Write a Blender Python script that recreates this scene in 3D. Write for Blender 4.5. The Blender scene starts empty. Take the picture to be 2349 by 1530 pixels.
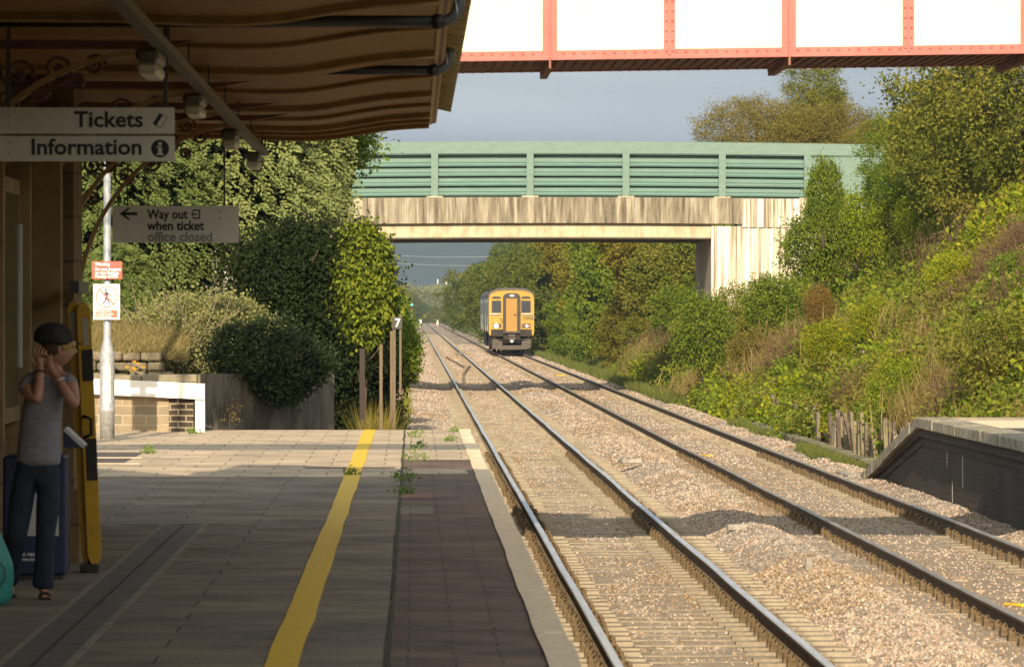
import bpy, bmesh, math, random
import numpy as np
from mathutils import Vector, Matrix, Euler
R = math.radians
random.seed(7); rng = np.random.default_rng(11)
scene = bpy.context.scene
COL = scene.collection

# ------------------------------------------------------------------ camera
F = 12000.0                      # focal length in pixels of the 2349 px wide photo
CAMZ = 2.53                      # rail head is z = 0
cd = bpy.data.cameras.new("camera"); cam = bpy.data.objects.new("camera", cd); COL.objects.link(cam)
cd.sensor_width = 36.0; cd.lens = F/2349*36.0; cd.clip_start = 0.5; cd.clip_end = 9000
cam.location = (0, 0, CAMZ)
cam.rotation_euler = (R(90) - math.atan(50/F), 0, -math.atan(225.5/F))
cd.dof.use_dof = True; cd.dof.focus_distance = 190; cd.dof.aperture_fstop = 16
scene.camera = cam

# ------------------------------------------------------------------ sky and sun
SUN_AZ, SUN_EL = R(4.2), R(21.1)     # azimuth: from behind the camera, to its left
sdir = Vector((-math.sin(SUN_AZ)*math.cos(SUN_EL), -math.cos(SUN_AZ)*math.cos(SUN_EL), math.sin(SUN_EL)))
w = bpy.data.worlds.new("World"); scene.world = w; w.use_nodes = True
nt = w.node_tree; nt.nodes.clear()
out = nt.nodes.new("ShaderNodeOutputWorld"); bg = nt.nodes.new("ShaderNodeBackground")
sky = nt.nodes.new("ShaderNodeTexSky"); sky.sky_type = 'NISHITA'; sky.sun_disc = False
sky.sun_elevation = SUN_EL; sky.sun_rotation = math.pi + SUN_AZ
sky.dust_density = 2.0; sky.air_density = 1.0
tc = nt.nodes.new("ShaderNodeTexCoord"); mp = nt.nodes.new("ShaderNodeMapping")
mp.inputs['Scale'].default_value = (4, 4, 46)
nz = nt.nodes.new("ShaderNodeTexNoise"); nz.inputs['Scale'].default_value = 1.6; nz.inputs['Detail'].default_value = 6; nz.inputs['Distortion'].default_value = 0.4
rp = nt.nodes.new("ShaderNodeValToRGB")
rp.color_ramp.elements[0].position = 0.3; rp.color_ramp.elements[0].color = (5.6, 6.3, 6.8, 1)
rp.color_ramp.elements[1].position = 0.72; rp.color_ramp.elements[1].color = (8.2, 8.9, 9.2, 1)
mx = nt.nodes.new("ShaderNodeMixRGB"); mx.inputs[0].default_value = 0.82
sp = nt.nodes.new("ShaderNodeSeparateXYZ"); nt.links.new(tc.outputs['Generated'], sp.inputs[0])   # cloud bank low in the sky, thinner overhead
mr = nt.nodes.new("ShaderNodeMapRange"); mr.inputs[1].default_value = 0.1; mr.inputs[2].default_value = 0.7; mr.inputs[3].default_value = 0.9; mr.inputs[4].default_value = 0.45
nt.links.new(sp.outputs['Z'], mr.inputs[0]); nt.links.new(mr.outputs[0], mx.inputs[0])
nt.links.new(tc.outputs['Generated'], mp.inputs[0]); nt.links.new(mp.outputs[0], nz.inputs['Vector'])
nt.links.new(nz.outputs['Fac'], rp.inputs[0]); nt.links.new(sky.outputs[0], mx.inputs[1]); nt.links.new(rp.outputs[0], mx.inputs[2])
dp = nt.nodes.new("ShaderNodeVectorMath"); dp.operation = 'DOT_PRODUCT'; dp.inputs[1].default_value = tuple(sdir); nt.links.new(tc.outputs['Generated'], dp.inputs[0])   # cloud is brighter towards the sun
m2 = nt.nodes.new("ShaderNodeMapRange"); m2.interpolation_type = 'SMOOTHSTEP'; m2.inputs[1].default_value = -0.45; m2.inputs[2].default_value = 1.0; nt.links.new(dp.outputs['Value'], m2.inputs[0])
gl = nt.nodes.new("ShaderNodeMixRGB"); gl.inputs[1].default_value = (1, 1, 1, 1); gl.inputs[2].default_value = (2.7, 2.45, 2.05, 1); nt.links.new(m2.outputs[0], gl.inputs[0])
ml = nt.nodes.new("ShaderNodeMixRGB"); ml.blend_type = 'MULTIPLY'; ml.inputs[0].default_value = 1; nt.links.new(mx.outputs[0], ml.inputs[1]); nt.links.new(gl.outputs[0], ml.inputs[2])
nt.links.new(ml.outputs[0], bg.inputs[0]); bg.inputs[1].default_value = 0.06
nt.links.new(bg.outputs[0], out.inputs[0])
sl = bpy.data.lights.new("sun", 'SUN'); sl.energy = 4.7; sl.angle = R(0.53); sl.color = (1.0, 0.82, 0.57)
so = bpy.data.objects.new("sun", sl); COL.objects.link(so)
so.rotation_euler = sdir.to_track_quat('Z', 'Y').to_euler(); so.location = (-20, -60, 40)
scene.view_settings.view_transform = 'Standard'; scene.view_settings.look = 'None'
scene.view_settings.exposure = 0.64; scene.view_settings.gamma = 1
scene.cycles.max_bounces = 6; scene.cycles.diffuse_bounces = 3; scene.cycles.transparent_max_bounces = 8
scene.cycles.volume_bounces = 0; scene.cycles.caustics_reflective = False; scene.cycles.caustics_refractive = False
scene.cycles.use_denoising = True

# ------------------------------------------------------------------ materials
def new_mat(name):
    m = bpy.data.materials.new(name); m.use_nodes = True
    return m, m.node_tree, m.node_tree.nodes["Principled BSDF"]
def M(name, col, rough=0.7, var=0.0, scale=4.0, col2=None, bump=0.0, bscale=30.0, metal=0.0, stretch=None, detail=5, pos=(0.35, 0.65), spec=None, emit=None, es=0):
    m, t, b = new_mat(name)
    b.inputs['Roughness'].default_value = rough; b.inputs['Metallic'].default_value = metal
    if spec is not None: b.inputs['Specular IOR Level'].default_value = spec
    c = (*col, 1)
    b.inputs['Base Color'].default_value = c
    co = t.nodes.new("ShaderNodeTexCoord"); vec = co.outputs['Object']
    if stretch:
        ma = t.nodes.new("ShaderNodeMapping"); ma.inputs['Scale'].default_value = stretch
        t.links.new(vec, ma.inputs[0]); vec2 = ma.outputs[0]
    else: vec2 = vec
    if var or col2:
        n = t.nodes.new("ShaderNodeTexNoise"); n.inputs['Scale'].default_value = scale; n.inputs['Detail'].default_value = detail; n.inputs['Roughness'].default_value = 0.65
        t.links.new(vec2, n.inputs['Vector'])
        r = t.nodes.new("ShaderNodeValToRGB"); r.color_ramp.elements[0].position, r.color_ramp.elements[1].position = pos
        c2 = col2 if col2 else tuple(max(0, x*(1-var)) for x in col)
        c1 = col if col2 else tuple(min(1, x*(1+var*0.6)) for x in col)
        r.color_ramp.elements[0].color = (*c2, 1); r.color_ramp.elements[1].color = (*c1, 1)
        t.links.new(n.outputs['Fac'], r.inputs[0]); t.links.new(r.outputs[0], b.inputs['Base Color'])
    if bump:
        n2 = t.nodes.new("ShaderNodeTexNoise"); n2.inputs['Scale'].default_value = bscale; n2.inputs['Detail'].default_value = 6
        t.links.new(vec2, n2.inputs['Vector'])
        bp = t.nodes.new("ShaderNodeBump"); bp.inputs['Strength'].default_value = bump; bp.inputs['Distance'].default_value = 0.03
        t.links.new(n2.outputs['Fac'], bp.inputs['Height']); t.links.new(bp.outputs[0], b.inputs['Normal'])
    if emit:
        b.inputs['Emission Color'].default_value = (*emit, 1); b.inputs['Emission Strength'].default_value = es
    return m
def leafmat(name, cols, trans=0.35, patch=0.35, pscale=0.9, rough=0.7):
    """cols: three or four leaf colours; each leaf (mesh island) takes its own"""
    m, t, b = new_mat(name); N = t.nodes.new; L = t.links.new
    g = N("ShaderNodeNewGeometry"); r = N("ShaderNodeValToRGB"); r.color_ramp.interpolation = 'LINEAR'
    while len(r.color_ramp.elements) < len(cols): r.color_ramp.elements.new(0.5)
    for i, c in enumerate(cols):
        r.color_ramp.elements[i].position = i/(len(cols)-1); r.color_ramp.elements[i].color = (*c, 1)
    co = N("ShaderNodeTexCoord"); n = N("ShaderNodeTexNoise"); n.inputs['Scale'].default_value = pscale; n.inputs['Detail'].default_value = 3
    L(co.outputs['Object'], n.inputs['Vector'])
    mt = N("ShaderNodeMath"); mt.operation = 'MULTIPLY_ADD'; mt.inputs[1].default_value = 1-patch
    m2 = N("ShaderNodeMath"); m2.operation = 'MULTIPLY_ADD'; m2.inputs[1].default_value = patch*2.4; m2.inputs[2].default_value = -patch*0.75
    L(n.outputs['Fac'], m2.inputs[0]); L(g.outputs['Random Per Island'], mt.inputs[0]); L(m2.outputs[0], mt.inputs[2])
    L(mt.outputs[0], r.inputs[0]); L(r.outputs[0], b.inputs['Base Color']); b.inputs['Roughness'].default_value = rough
    b.inputs['Specular IOR Level'].default_value = 0.12
    tr = N("ShaderNodeBsdfTranslucent"); L(r.outputs[0], tr.inputs[0]); mxs = N("ShaderNodeMixShader"); mxs.inputs[0].default_value = trans
    o = t.nodes["Material Output"]; L(b.outputs[0], mxs.inputs[1]); L(tr.outputs[0], mxs.inputs[2]); L(mxs.outputs[0], o.inputs[0])
    return m

# ------------------------------------------------------------------ tagging and mesh builder
def tag(o, label=None, cat=None, group=None, kind=None):
    if label: o['label'] = label
    if cat: o['category'] = cat
    if group: o['group'] = group
    if kind: o['kind'] = kind
    return o
def thing(name, loc, label, cat, group=None, rz=0):
    o = bpy.data.objects.new(name, None); COL.objects.link(o); o.location = loc; o.rotation_euler = (0, 0, rz); o.empty_display_size = 0.2
    return tag(o, label, cat, group)
def copy_tree(o, parent=None):
    c = o.copy(); COL.objects.link(c)
    if parent is not None: c.parent = parent
    for ch in list(o.children): copy_tree(ch, c)
    return c
def origin_of(p):
    v = Vector((0, 0, 0))
    while p is not None:
        v = v + p.location; p = p.parent
    return v
class MB:
    """collects geometry in world coordinates; build() links it as ONE mesh object"""
    def __init__(s): s.v = []; s.f = []; s.mi = []; s.cm = 0; s.sm = []; s.smooth = False
    def add(s, vs, fs):
        b = len(s.v); s.v += [tuple(x) for x in vs]
        for f in fs: s.f.append(tuple(i+b for i in f)); s.mi.append(s.cm); s.sm.append(s.smooth)
    def box(s, x0, x1, y0, y1, z0, z1, mat=None, bev=0):
        if bev:
            vs = []; 
            # chamfer vertical and horizontal edges by building a convex hull
            for x, sx in ((x0, 1), (x1, -1)):
                for y, sy in ((y0, 1), (y1, -1)):
                    for z, sz in ((z0, 1), (z1, -1)):
                        vs += [(x+sx*bev, y+sy*bev, z), (x+sx*bev, y, z+sz*bev), (x, y+sy*bev, z+sz*bev)]
            s.hull([mat @ Vector(q) if mat else q for q in vs]); return
        c = [(x0, y0, z0), (x1, y0, z0), (x1, y1, z0), (x0, y1, z0), (x0, y0, z1), (x1, y0, z1), (x1, y1, z1), (x0, y1, z1)]
        if mat: c = [mat @ Vector(q) for q in c]
        s.add(c, [(3, 2, 1, 0), (4, 5, 6, 7), (0, 1, 5, 4), (1, 2, 6, 5), (2, 3, 7, 6), (3, 0, 4, 7)])
    def hull(s, pts):
        bm = bmesh.new()
        for p in pts: bm.verts.new(p)
        r = bmesh.ops.convex_hull(bm, input=bm.verts)
        bm.verts.index_update(); bm.faces.ensure_lookup_table()
        s.add([v.co.copy() for v in bm.verts], [[v.index for v in f.verts] for f in bm.faces]); bm.free()
    def prism(s, poly, axis, a, b):
        """poly of (u,v); axis 'x': u=y v=z, 'y': u=x v=z, 'z': u=x v=y ; extruded from a to b"""
        def P(u, v, t): return {'x': (t, u, v), 'y': (u, t, v), 'z': (u, v, t)}[axis]
        n = len(poly); vs = [P(u, v, a) for u, v in poly] + [P(u, v, b) for u, v in poly]
        fs = [(i, (i+1) % n, n+(i+1) % n, n+i) for i in range(n)] + [tuple(range(n))[::-1], tuple(range(n, 2*n))]
        s.add(vs, fs)
    def tube(s, pts, r, n=8, caps=True):
        pts = [Vector(p) for p in pts]; rs = r if hasattr(r, '__len__') else [r]*len(pts)
        ring = []; up = Vector((0, 0, 1))
        for i, p in enumerate(pts):
            d = (pts[min(i+1, len(pts)-1)] - pts[max(i-1, 0)]).normalized()
            ref = up if abs(d.dot(up)) < 0.9 else Vector((1, 0, 0))
            a = d.cross(ref).normalized(); b = a.cross(d).normalized()
            if ring and a.dot(pa) < 0: a, b = -a, -b
            pa = a
            ring.append([p + (a*math.cos(t) + b*math.sin(t))*rs[i] for t in [2*math.pi*k/n for k in range(n)]])
        vs = [v for g in ring for v in g]; fs = []
        for i in range(len(pts)-1):
            for k in range(n): fs.append((i*n+k, i*n+(k+1) % n, (i+1)*n+(k+1) % n, (i+1)*n+k))
        if caps: fs.append(tuple(range(n))[::-1]); fs.append(tuple((len(pts)-1)*n+k for k in range(n)))
        o = s.smooth; s.smooth = True; s.add(vs, fs); s.smooth = o
    def lathe(s, prof, c, n=20):
        """prof: (r, z) list, around vertical axis through c (x,y)"""
        vs = [(c[0]+r*math.cos(2*math.pi*k/n), c[1]+r*math.sin(2*math.pi*k/n), z) for r, z in prof for k in range(n)]
        fs = [(i*n+k, i*n+(k+1) % n, (i+1)*n+(k+1) % n, (i+1)*n+k) for i in range(len(prof)-1) for k in range(n)]
        fs += [tuple(range(n))[::-1], tuple((len(prof)-1)*n+k for k in range(n))]
        o = s.smooth; s.smooth = True; s.add(vs, fs); s.smooth = o
    def disc_y(s, c, r, y0, y1, n=24):
        s.prism([(c[0]+r*math.cos(2*math.pi*k/n), c[1]+r*math.sin(2*math.pi*k/n)) for k in range(n)], 'y', y0, y1)
    def ring_y(s, c, r0, r1, y0, y1, n=32):
        for k in range(n):
            a, b = 2*math.pi*k/n, 2*math.pi*(k+1)/n
            s.prism([(c[0]+r0*math.cos(a), c[1]+r0*math.sin(a)), (c[0]+r1*math.cos(a), c[1]+r1*math.sin(a)), (c[0]+r1*math.cos(b), c[1]+r1*math.sin(b)), (c[0]+r0*math.cos(b), c[1]+r0*math.sin(b))], 'y', y0, y1)
    def build(s, name, mats, parent=None, loc=None):
        me = bpy.data.meshes.new(name); o = bpy.data.objects.new(name, me); COL.objects.link(o)
        off = origin_of(parent) if parent is not None else Vector(loc if loc else (0, 0, 0))
        me.from_pydata([(x-off.x, y-off.y, z-off.z) for x, y, z in s.v], [], s.f); me.update()
        mats = mats if isinstance(mats, (list, tuple)) else [mats]
        for m in mats: me.materials.append(m)
        if len(mats) > 1: me.polygons.foreach_set('material_index', s.mi)
        me.polygons.foreach_set('use_smooth', s.sm)
        bm = bmesh.new(); bm.from_mesh(me); bmesh.ops.recalc_face_normals(bm, faces=bm.faces); bm.to_mesh(me); bm.free()
        if parent is not None: o.parent = parent
        else: o.location = off
        return o
def P(x, y, d):
    """the point seen at photo pixel x, y at distance d along the line"""
    return Vector(((x-949)*d/F, d, CAMZ+(715-y)*d/F))
def text(body, size, mat, parent, loc, name="lettering", bold=0.012, rz=0, roll=0, align='LEFT', ext=0.0015, sx=1.0):
    cu = bpy.data.curves.new(name, 'FONT'); cu.body = body; cu.size = size; cu.extrude = ext; cu.offset = bold*size; cu.align_x = align
    cu.resolution_u = 3; cu.space_line = 0.95
    t = bpy.data.objects.new(name, cu); COL.objects.link(t); dg = bpy.context.evaluated_depsgraph_get()
    me = bpy.data.meshes.new_from_object(t.evaluated_get(dg)); bpy.data.objects.remove(t); bpy.data.curves.remove(cu)
    o = bpy.data.objects.new(name, me); COL.objects.link(o); me.materials.clear(); me.materials.append(mat)
    me.transform(Euler((R(90), 0, 0)).to_matrix().to_4x4() @ Matrix.Rotation(roll, 4, 'Z') @ Matrix.Diagonal((sx, 1, 1, 1)))
    o.parent = parent; o.location = Vector(loc) - origin_of(parent); o.rotation_euler = (0, 0, rz)
    return o
def tri_mesh(name, v, f, mat, link=True, loc=(0, 0, 0), smooth=False):
    """v (N,3), f (M,k) numpy arrays, all faces the same size"""
    me = bpy.data.meshes.new(name); n, k = f.shape
    me.vertices.add(len(v)); me.vertices.foreach_set('co', v.astype(np.float32).ravel())
    me.loops.add(n*k); me.loops.foreach_set('vertex_index', f.astype(np.int32).ravel())
    me.polygons.add(n); me.polygons.foreach_set('loop_start', np.arange(0, n*k, k, dtype=np.int32))
    me.polygons.foreach_set('loop_total', np.full(n, k, dtype=np.int32))
    if smooth: me.polygons.foreach_set('use_smooth', np.ones(n, dtype=bool))
    me.update(calc_edges=True); me.materials.append(mat)
    if not link: return me
    o = bpy.data.objects.new(name, me); COL.objects.link(o); o.location = loc
    return o
def fnoise(x, y, seed=0, octs=4, f0=0.3):
    """cheap smooth pseudo noise in -1..1 for numpy arrays"""
    rs = np.random.default_rng(seed); s = np.zeros_like(x, dtype=float); a = 1.0; tot = 0
    for o in range(octs):
        for k in range(3):
            th = rs.uniform(0, 6.283); ph = rs.uniform(0, 6.283); f = f0*rs.uniform(0.7, 1.4)
            s = s + a*np.sin(f*(x*math.cos(th)+y*math.sin(th))+ph + 1.3*np.sin(f*0.7*(y*math.cos(th)-x*math.sin(th))+ph*2)); tot += a
        a *= 0.5; f0 *= 2.1
    return s/tot*1.6
def scatter(name, pts, rots, scales, idx, variants, loc=(0, 0, 0)):
    """one object: geometry nodes place the variant meshes on the points"""
    me = bpy.data.meshes.new(name); n = len(pts)
    me.vertices.add(n); me.vertices.foreach_set('co', np.asarray(pts, dtype=np.float32).ravel())
    a = me.attributes.new('rot', 'FLOAT_VECTOR', 'POINT'); a.data.foreach_set('vector', np.asarray(rots, dtype=np.float32).ravel())
    a = me.attributes.new('scl', 'FLOAT_VECTOR', 'POINT'); sc = np.asarray(scales, dtype=np.float32)
    if sc.ndim == 1: sc = np.repeat(sc[:, None], 3, 1)
    a.data.foreach_set('vector', sc.ravel())
    a = me.attributes.new('idx', 'INT', 'POINT'); a.data.foreach_set('value', np.asarray(idx, dtype=np.int32))
    o = bpy.data.objects.new(name, me); COL.objects.link(o); o.location = loc
    g = bpy.data.node_groups.new(name, 'GeometryNodeTree'); g.interface.new_socket('Geometry', in_out='INPUT', socket_type='NodeSocketGeometry'); g.interface.new_socket('Geometry', in_out='OUTPUT', socket_type='NodeSocketGeometry')
    N = g.nodes.new; L = g.links.new; i = N('NodeGroupInput'); ou = N('NodeGroupOutput'); ip = N('GeometryNodeInstanceOnPoints'); j = N('GeometryNodeJoinGeometry')
    for vme in reversed(variants):
        ob = bpy.data.objects.new(vme.name+'_piece', vme)
        oi = N('GeometryNodeObjectInfo'); oi.inputs['Object'].default_value = ob; oi.inputs['As Instance'].default_value = True
        L(oi.outputs['Geometry'], j.inputs[0])
    def na(nm, ty):
        q = N('GeometryNodeInputNamedAttribute'); q.data_type = ty; q.inputs['Name'].default_value = nm; return q.outputs['Attribute']
    ip.inputs['Pick Instance'].default_value = True
    L(i.outputs[0], ip.inputs['Points']); L(j.outputs[0], ip.inputs['Instance']); L(na('idx', 'INT'), ip.inputs['Instance Index'])
    e2r = N('FunctionNodeEulerToRotation'); L(na('rot', 'FLOAT_VECTOR'), e2r.inputs[0]); L(e2r.outputs[0], ip.inputs['Rotation']); L(na('scl', 'FLOAT_VECTOR'), ip.inputs['Scale'])
    L(ip.outputs[0], ou.inputs[0])
    md = o.modifiers.new('scatter', 'NODES'); md.node_group = g
    return o

# ================================================================== GROUND AND BALLAST
RA, RB, RC, RD = 1.472, 2.977, 5.03, 6.535        # rail centre lines
TL, TR = (RA+RB)/2, (RC+RD)/2
def profile(x, pts):
    xs, zs = zip(*pts); return np.interp(x, xs, zs)
BAL = [(-1.5, -.5), (-.6, -.16), (0, -.12), (.7, -.17), (.95, -.2), (3.5, -.2), (3.75, -.10), (4.0, -.02), (4.2, -.04), (4.5, -.16), (7.05, -.2), (7.35, -.12), (7.75, -.2), (8.3, -.42), (10, -.9)]
def ballast_z(x, y):
    z = profile(x, BAL)
    mound = np.exp(-((x-4.02)/.3)**2)
    z = z + mound*(.07*fnoise(y, x*0, 5, 2, .09)-.03)
    intr = ((x > .95) & (x < 3.5)) | ((x > 4.5) & (x < 7.05))
    return z + np.where(intr, .012, .035)*fnoise(x*3, y*3, 3, 3, .8)
def ground_z(x, y):
    z = np.where(x < 0, profile(x, [(-60, 3.5), (-14, 2.6), (-6, 2.0), (-3.6, 1.2), (-2.2, .1), (-1.0, -.55), (0, -.6)]),
                 profile(x, [(0, -.6), (8.3, -.6), (8.7, -.35), (10.5, 1.15), (14.5, 4.55), (19, 8.2), (21, 8.6), (60, 8.8)]))
    near = np.clip((y-76.6)/1.2, 0, 1); z = np.where(x < 0, -.6+(z+.6)*near, z)
    # beyond the road bridge the cutting opens out into flat fields
    far = np.clip((y-185)/90, 0, 1); flat = profile(x, [(-60, .3), (-4, .2), (-1.5, -.55), (8.2, -.55), (10, .1), (60, .4)])
    z = z*(1-far)+flat*far
    return z + .12*fnoise(x, y, 9, 3, .5)*(np.abs(x-3.5) > 5.2)
def sheet(name, xs, ys, zf, mat):
    X, Y = np.meshgrid(xs, ys); Z = zf(X, Y); v = np.stack([X, Y, Z], -1).reshape(-1, 3)
    nx, ny = len(xs), len(ys); i = (np.arange(ny-1)[:, None]*nx+np.arange(nx-1)[None, :]).ravel()
    f = np.stack([i, i+1, i+nx+1, i+nx], 1)
    return tri_mesh(name, v, f, mat, smooth=True)
m_earth = M('earth and grass', (.09, .10, .035), .95, scale=1.2, col2=(.07, .05, .028), bump=.6, bscale=8)
m_ballast = M('ballast bed', (.36, .285, .21), .95, scale=40, col2=(.23, .18, .13), bump=.6, bscale=45, detail=3, pos=(.42, .6))
xs = np.concatenate([np.linspace(-700, -60, 9), np.linspace(-50, -8, 12), np.linspace(-7, 19, 80), np.linspace(22, 60, 10), np.linspace(80, 800, 9)])
ys = np.concatenate([np.linspace(-40, 70, 15), np.linspace(72, 220, 150), np.linspace(225, 500, 40), np.linspace(540, 4200, 40)])
g = sheet('ground', xs, ys, ground_z, m_earth); tag(g, kind='structure')
xs = np.arange(-1.4, 9.6, .1); ys = np.concatenate([np.arange(26, 130, .2), np.arange(130, 400, 1.0), np.arange(400, 1500, 12.0)])
bs = sheet('ballast_bed', xs, ys, ballast_z, m_ballast); tag(bs, kind='structure')

def stone_mesh(seed, mat):
    bm = bmesh.new(); r = random.Random(seed)
    for k in range(11):
        v = Vector((r.gauss(0, 1), r.gauss(0, 1), r.gauss(0, 1))).normalized(); bm.verts.new((v.x*.5*r.uniform(.8, 1.1), v.y*.42*r.uniform(.8, 1.1), v.z*.33))
    bmesh.ops.convex_hull(bm, input=bm.verts); bmesh.ops.delete(bm, geom=[v for v in bm.verts if not v.link_faces], context='VERTS')
    me = bpy.data.meshes.new('stone'); bm.to_mesh(me); bm.free(); me.materials.append(mat); return me
SCB = [(.30, .20, .11), (.36, .26, .15), (.24, .165, .10), (.40, .30, .19)]
SC = [(.46, .355, .275), (.40, .31, .245), (.52, .42, .34), (.33, .30, .28), (.41, .28, .21), (.47, .39, .32), (.58, .51, .43), (.27, .245, .22)]
def stone_mat(i, c):
    m = M('stone %d' % i, c, .9, var=.35, scale=3); 
    t = m.node_tree; oi = t.nodes.new('ShaderNodeObjectInfo'); b = t.nodes['Principled BSDF']; hs = t.nodes.new('ShaderNodeHueSaturation')
    lk = b.inputs['Base Color'].links[0].from_socket; mr = t.nodes.new('ShaderNodeMapRange'); mr.inputs[3].default_value = .58; mr.inputs[4].default_value = 1.12
    t.links.new(oi.outputs['Random'], mr.inputs[0]); t.links.new(mr.outputs[0], hs.inputs['Value']); t.links.new(lk, hs.inputs['Color']); t.links.new(hs.outputs[0], b.inputs['Base Color']); return m
stones = [stone_mesh(i, stone_mat(i, c)) for i, c in enumerate(SC+SCB)]
def stones_in(n, x0, x1, y0, y1, s0, s1, keep=None, yp=1.0):
    x = rng.uniform(x0, x1, n); u = rng.uniform(0, 1, n); y = y0*(y1/y0)**u
    if keep is not None: k = keep(x, y); x, y = x[k], y[k]
    s = rng.uniform(s0, s1, len(x))*(1+.25*(y > 90)+.6*(y > 160)+.8*(y > 250)); z = ballast_z(x, y)+s*.12
    return np.stack([x, y, z], 1), s
def intrack(x, y):
    k = ((x > 1.0) & (x < 3.44)) | ((x > 4.56) & (x < 7.0))
    ph = ((y-30) % .65)/.65; gap = (ph > .45)
    dirty = fnoise(x*2, y, 21, 3, .35)
    near_rail = np.minimum.reduce([abs(x-r) for r in (RA, RB, RC, RD)]) < .10
    p = np.where(gap, .8, .14+.6*(dirty > .12)); return k & (rng.uniform(0, 1, len(x)) < p) & ~near_rail
def offtrack(x, y):
    k = ((x > 3.44) & (x < 4.56)) | (x > 7.0) | ((x < 1.0) & ((y > 76.8) | (x > .86)))
    return k & (x < 8.2)
P1, S1 = stones_in(290000, -1.1, 8.2, 33, 420, .03, .052, offtrack); P2, S2 = stones_in(150000, .9, 7.1, 33, 420, .024, .044, intrack)
P3, S3 = stones_in(70000, .85, 8.0, 33, 75, .028, .046, offtrack)
PP = np.concatenate([P1, P2, P3]); SS = np.concatenate([S1, S2, S3]); n = len(PP)
idx = rng.choice(8, n, p=[.2, .16, .15, .15, .07, .14, .04, .09])
nr_ = np.minimum.reduce([abs(PP[:, 0]-q) for q in (RA, RB, RC, RD)]); inn = ((PP[:, 0] > RA) & (PP[:, 0] < RB)) | ((PP[:, 0] > RC) & (PP[:, 0] < RD))
br = rng.uniform(0, 1, n) < np.clip(1.15-nr_*1.9, .05, .9)*np.where(inn, 1, .8)+.45*(fnoise(PP[:, 0]*1.5, PP[:, 1]*.5, 61, 3, .5) > .35); idx = np.where(br, 8+rng.integers(0, 4, n), idx)
grey = (fnoise(PP[:, 0]*1.2, PP[:, 1]*.6, 62, 3, .5) > .38) & ~inn & (rng.uniform(0, 1, n) < .6); idx = np.where(grey, np.where(rng.uniform(0, 1, n) < .5, 3, 7), idx)
bl = scatter('ballast_stones', PP, rng.uniform(0, 6.28, (n, 3)), SS, idx, stones)
tag(bl, 'loose pinkish grey crushed stone ballast spread under and between the tracks', 'ballast', kind='stuff')

# ================================================================== TRACKS
m_railtop = M('polished rail head', (.60, .63, .68), .42, var=.2, scale=2.5, metal=.55, stretch=(6, .4, 6))
m_railtop2 = M('brownish rail head', (.36, .31, .25), .45, var=.3, scale=2.5, metal=.5, stretch=(6, .4, 6))
m_rust = M('rusty rail side', (.10, .062, .035), .85, var=.5, scale=8, bump=.3)
m_foot = M('dusty rail foot', (.23, .17, .095), .85, var=.4, scale=6, bump=.3)
m_sleep = M('weathered concrete sleeper', (.36, .305, .225), .9, scale=4, col2=(.17, .14, .10), bump=.5, bscale=30)
m_clip = M('rusty spring clip', (.13, .088, .042), .8, var=.4, scale=12)
def rail_mesh(xc, y0, y1, parent, mtop, seed):
    # profile: foot, web, head
    pr = [(-.07, -.159), (.07, -.159), (.07, -.148), (.014, -.128), (.009, -.045), (.034, -.034), (.036, -.008), (.028, 0), (-.028, 0), (-.036, -.008), (-.034, -.034), (-.009, -.045), (-.014, -.128), (-.07, -.148)]
    ms = [1, 2, 2, 1, 1, 1, 0, 0, 0, 1, 1, 1, 2, 2]; ms = [2, 2, 2, 1, 1, 1, 0, 0, 0, 1, 1, 1, 2, 2]
    ys = np.concatenate([np.arange(y0, 200, 1.0), np.arange(200, 500, 10.), np.arange(500, y1, 50.)]); rs = np.random.default_rng(seed)
    wx = .006*fnoise(ys, ys*0, seed, 2, .35)*(ys < 300); wz = .004*fnoise(ys, ys*0, seed+9, 2, .3)*(ys < 300)
    mb = MB(); k = len(pr)
    mb.v = [(xc+wx[i]+u, float(y), wz[i]+v) for i, y in enumerate(ys) for u, v in pr]
    for i in range(len(ys)-1):
        for j in range(k):
            mb.f.append((i*k+j, i*k+(j+1) % k, (i+1)*k+(j+1) % k, (i+1)*k+j)); mb.mi.append(ms[j]); mb.sm.append(False)
    return mb.build('rail', [mtop, m_rust, m_foot], parent)
def sleeper_shape(mb, xc, y, w=2.5):
    a, b = .14, .105    # bottom and top half widths
    for x0, x1, z in ((-1.25, -.42, -.166), (-.42, .42, -.19), (.42, 1.25, -.166)):
        mb.add([(xc+x0, y-a, -.34), (xc+x1, y-a, -.34), (xc+x1, y+a, -.34), (xc+x0, y+a, -.34), (xc+x0, y-b, z), (xc+x1, y-b, z), (xc+x1, y+b, z), (xc+x0, y+b, z)],
               [(3, 2, 1, 0), (4, 5, 6, 7), (0, 1, 5, 4), (1, 2, 6, 5), (2, 3, 7, 6), (3, 0, 4, 7)])
def clip_shape(mb, xr, y, side):
    # a coiled spring clip: bent bar of 20 mm round steel beside the rail foot
    pts = []
    for k in range(13):
        t = k/12*math.pi*1.75; pts.append((xr+side*(.105+.035*math.sin(t)*.6), y-.055+.11*k/12*.8+.02*math.sin(2*t), -.155+.045*(1-math.cos(t))*.8+.012))
    pts.append((xr+side*.05, y+.05, -.125))
    mb.tube(pts, .015, 6)
    mb.box(xr+side*.10-.045, xr+side*.10+.045, y-.085, y+.07, -.166, -.125)
    mb.box(xr+side*.12-.02, xr+side*.12+.02, y-.06, y+.05, -.125, -.095)
def clip_simple(mb, xr, y, side):
    mb.box(xr+side*.115-.04, xr+side*.115+.04, y-.05, y+.05, -.166, -.095)
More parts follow.
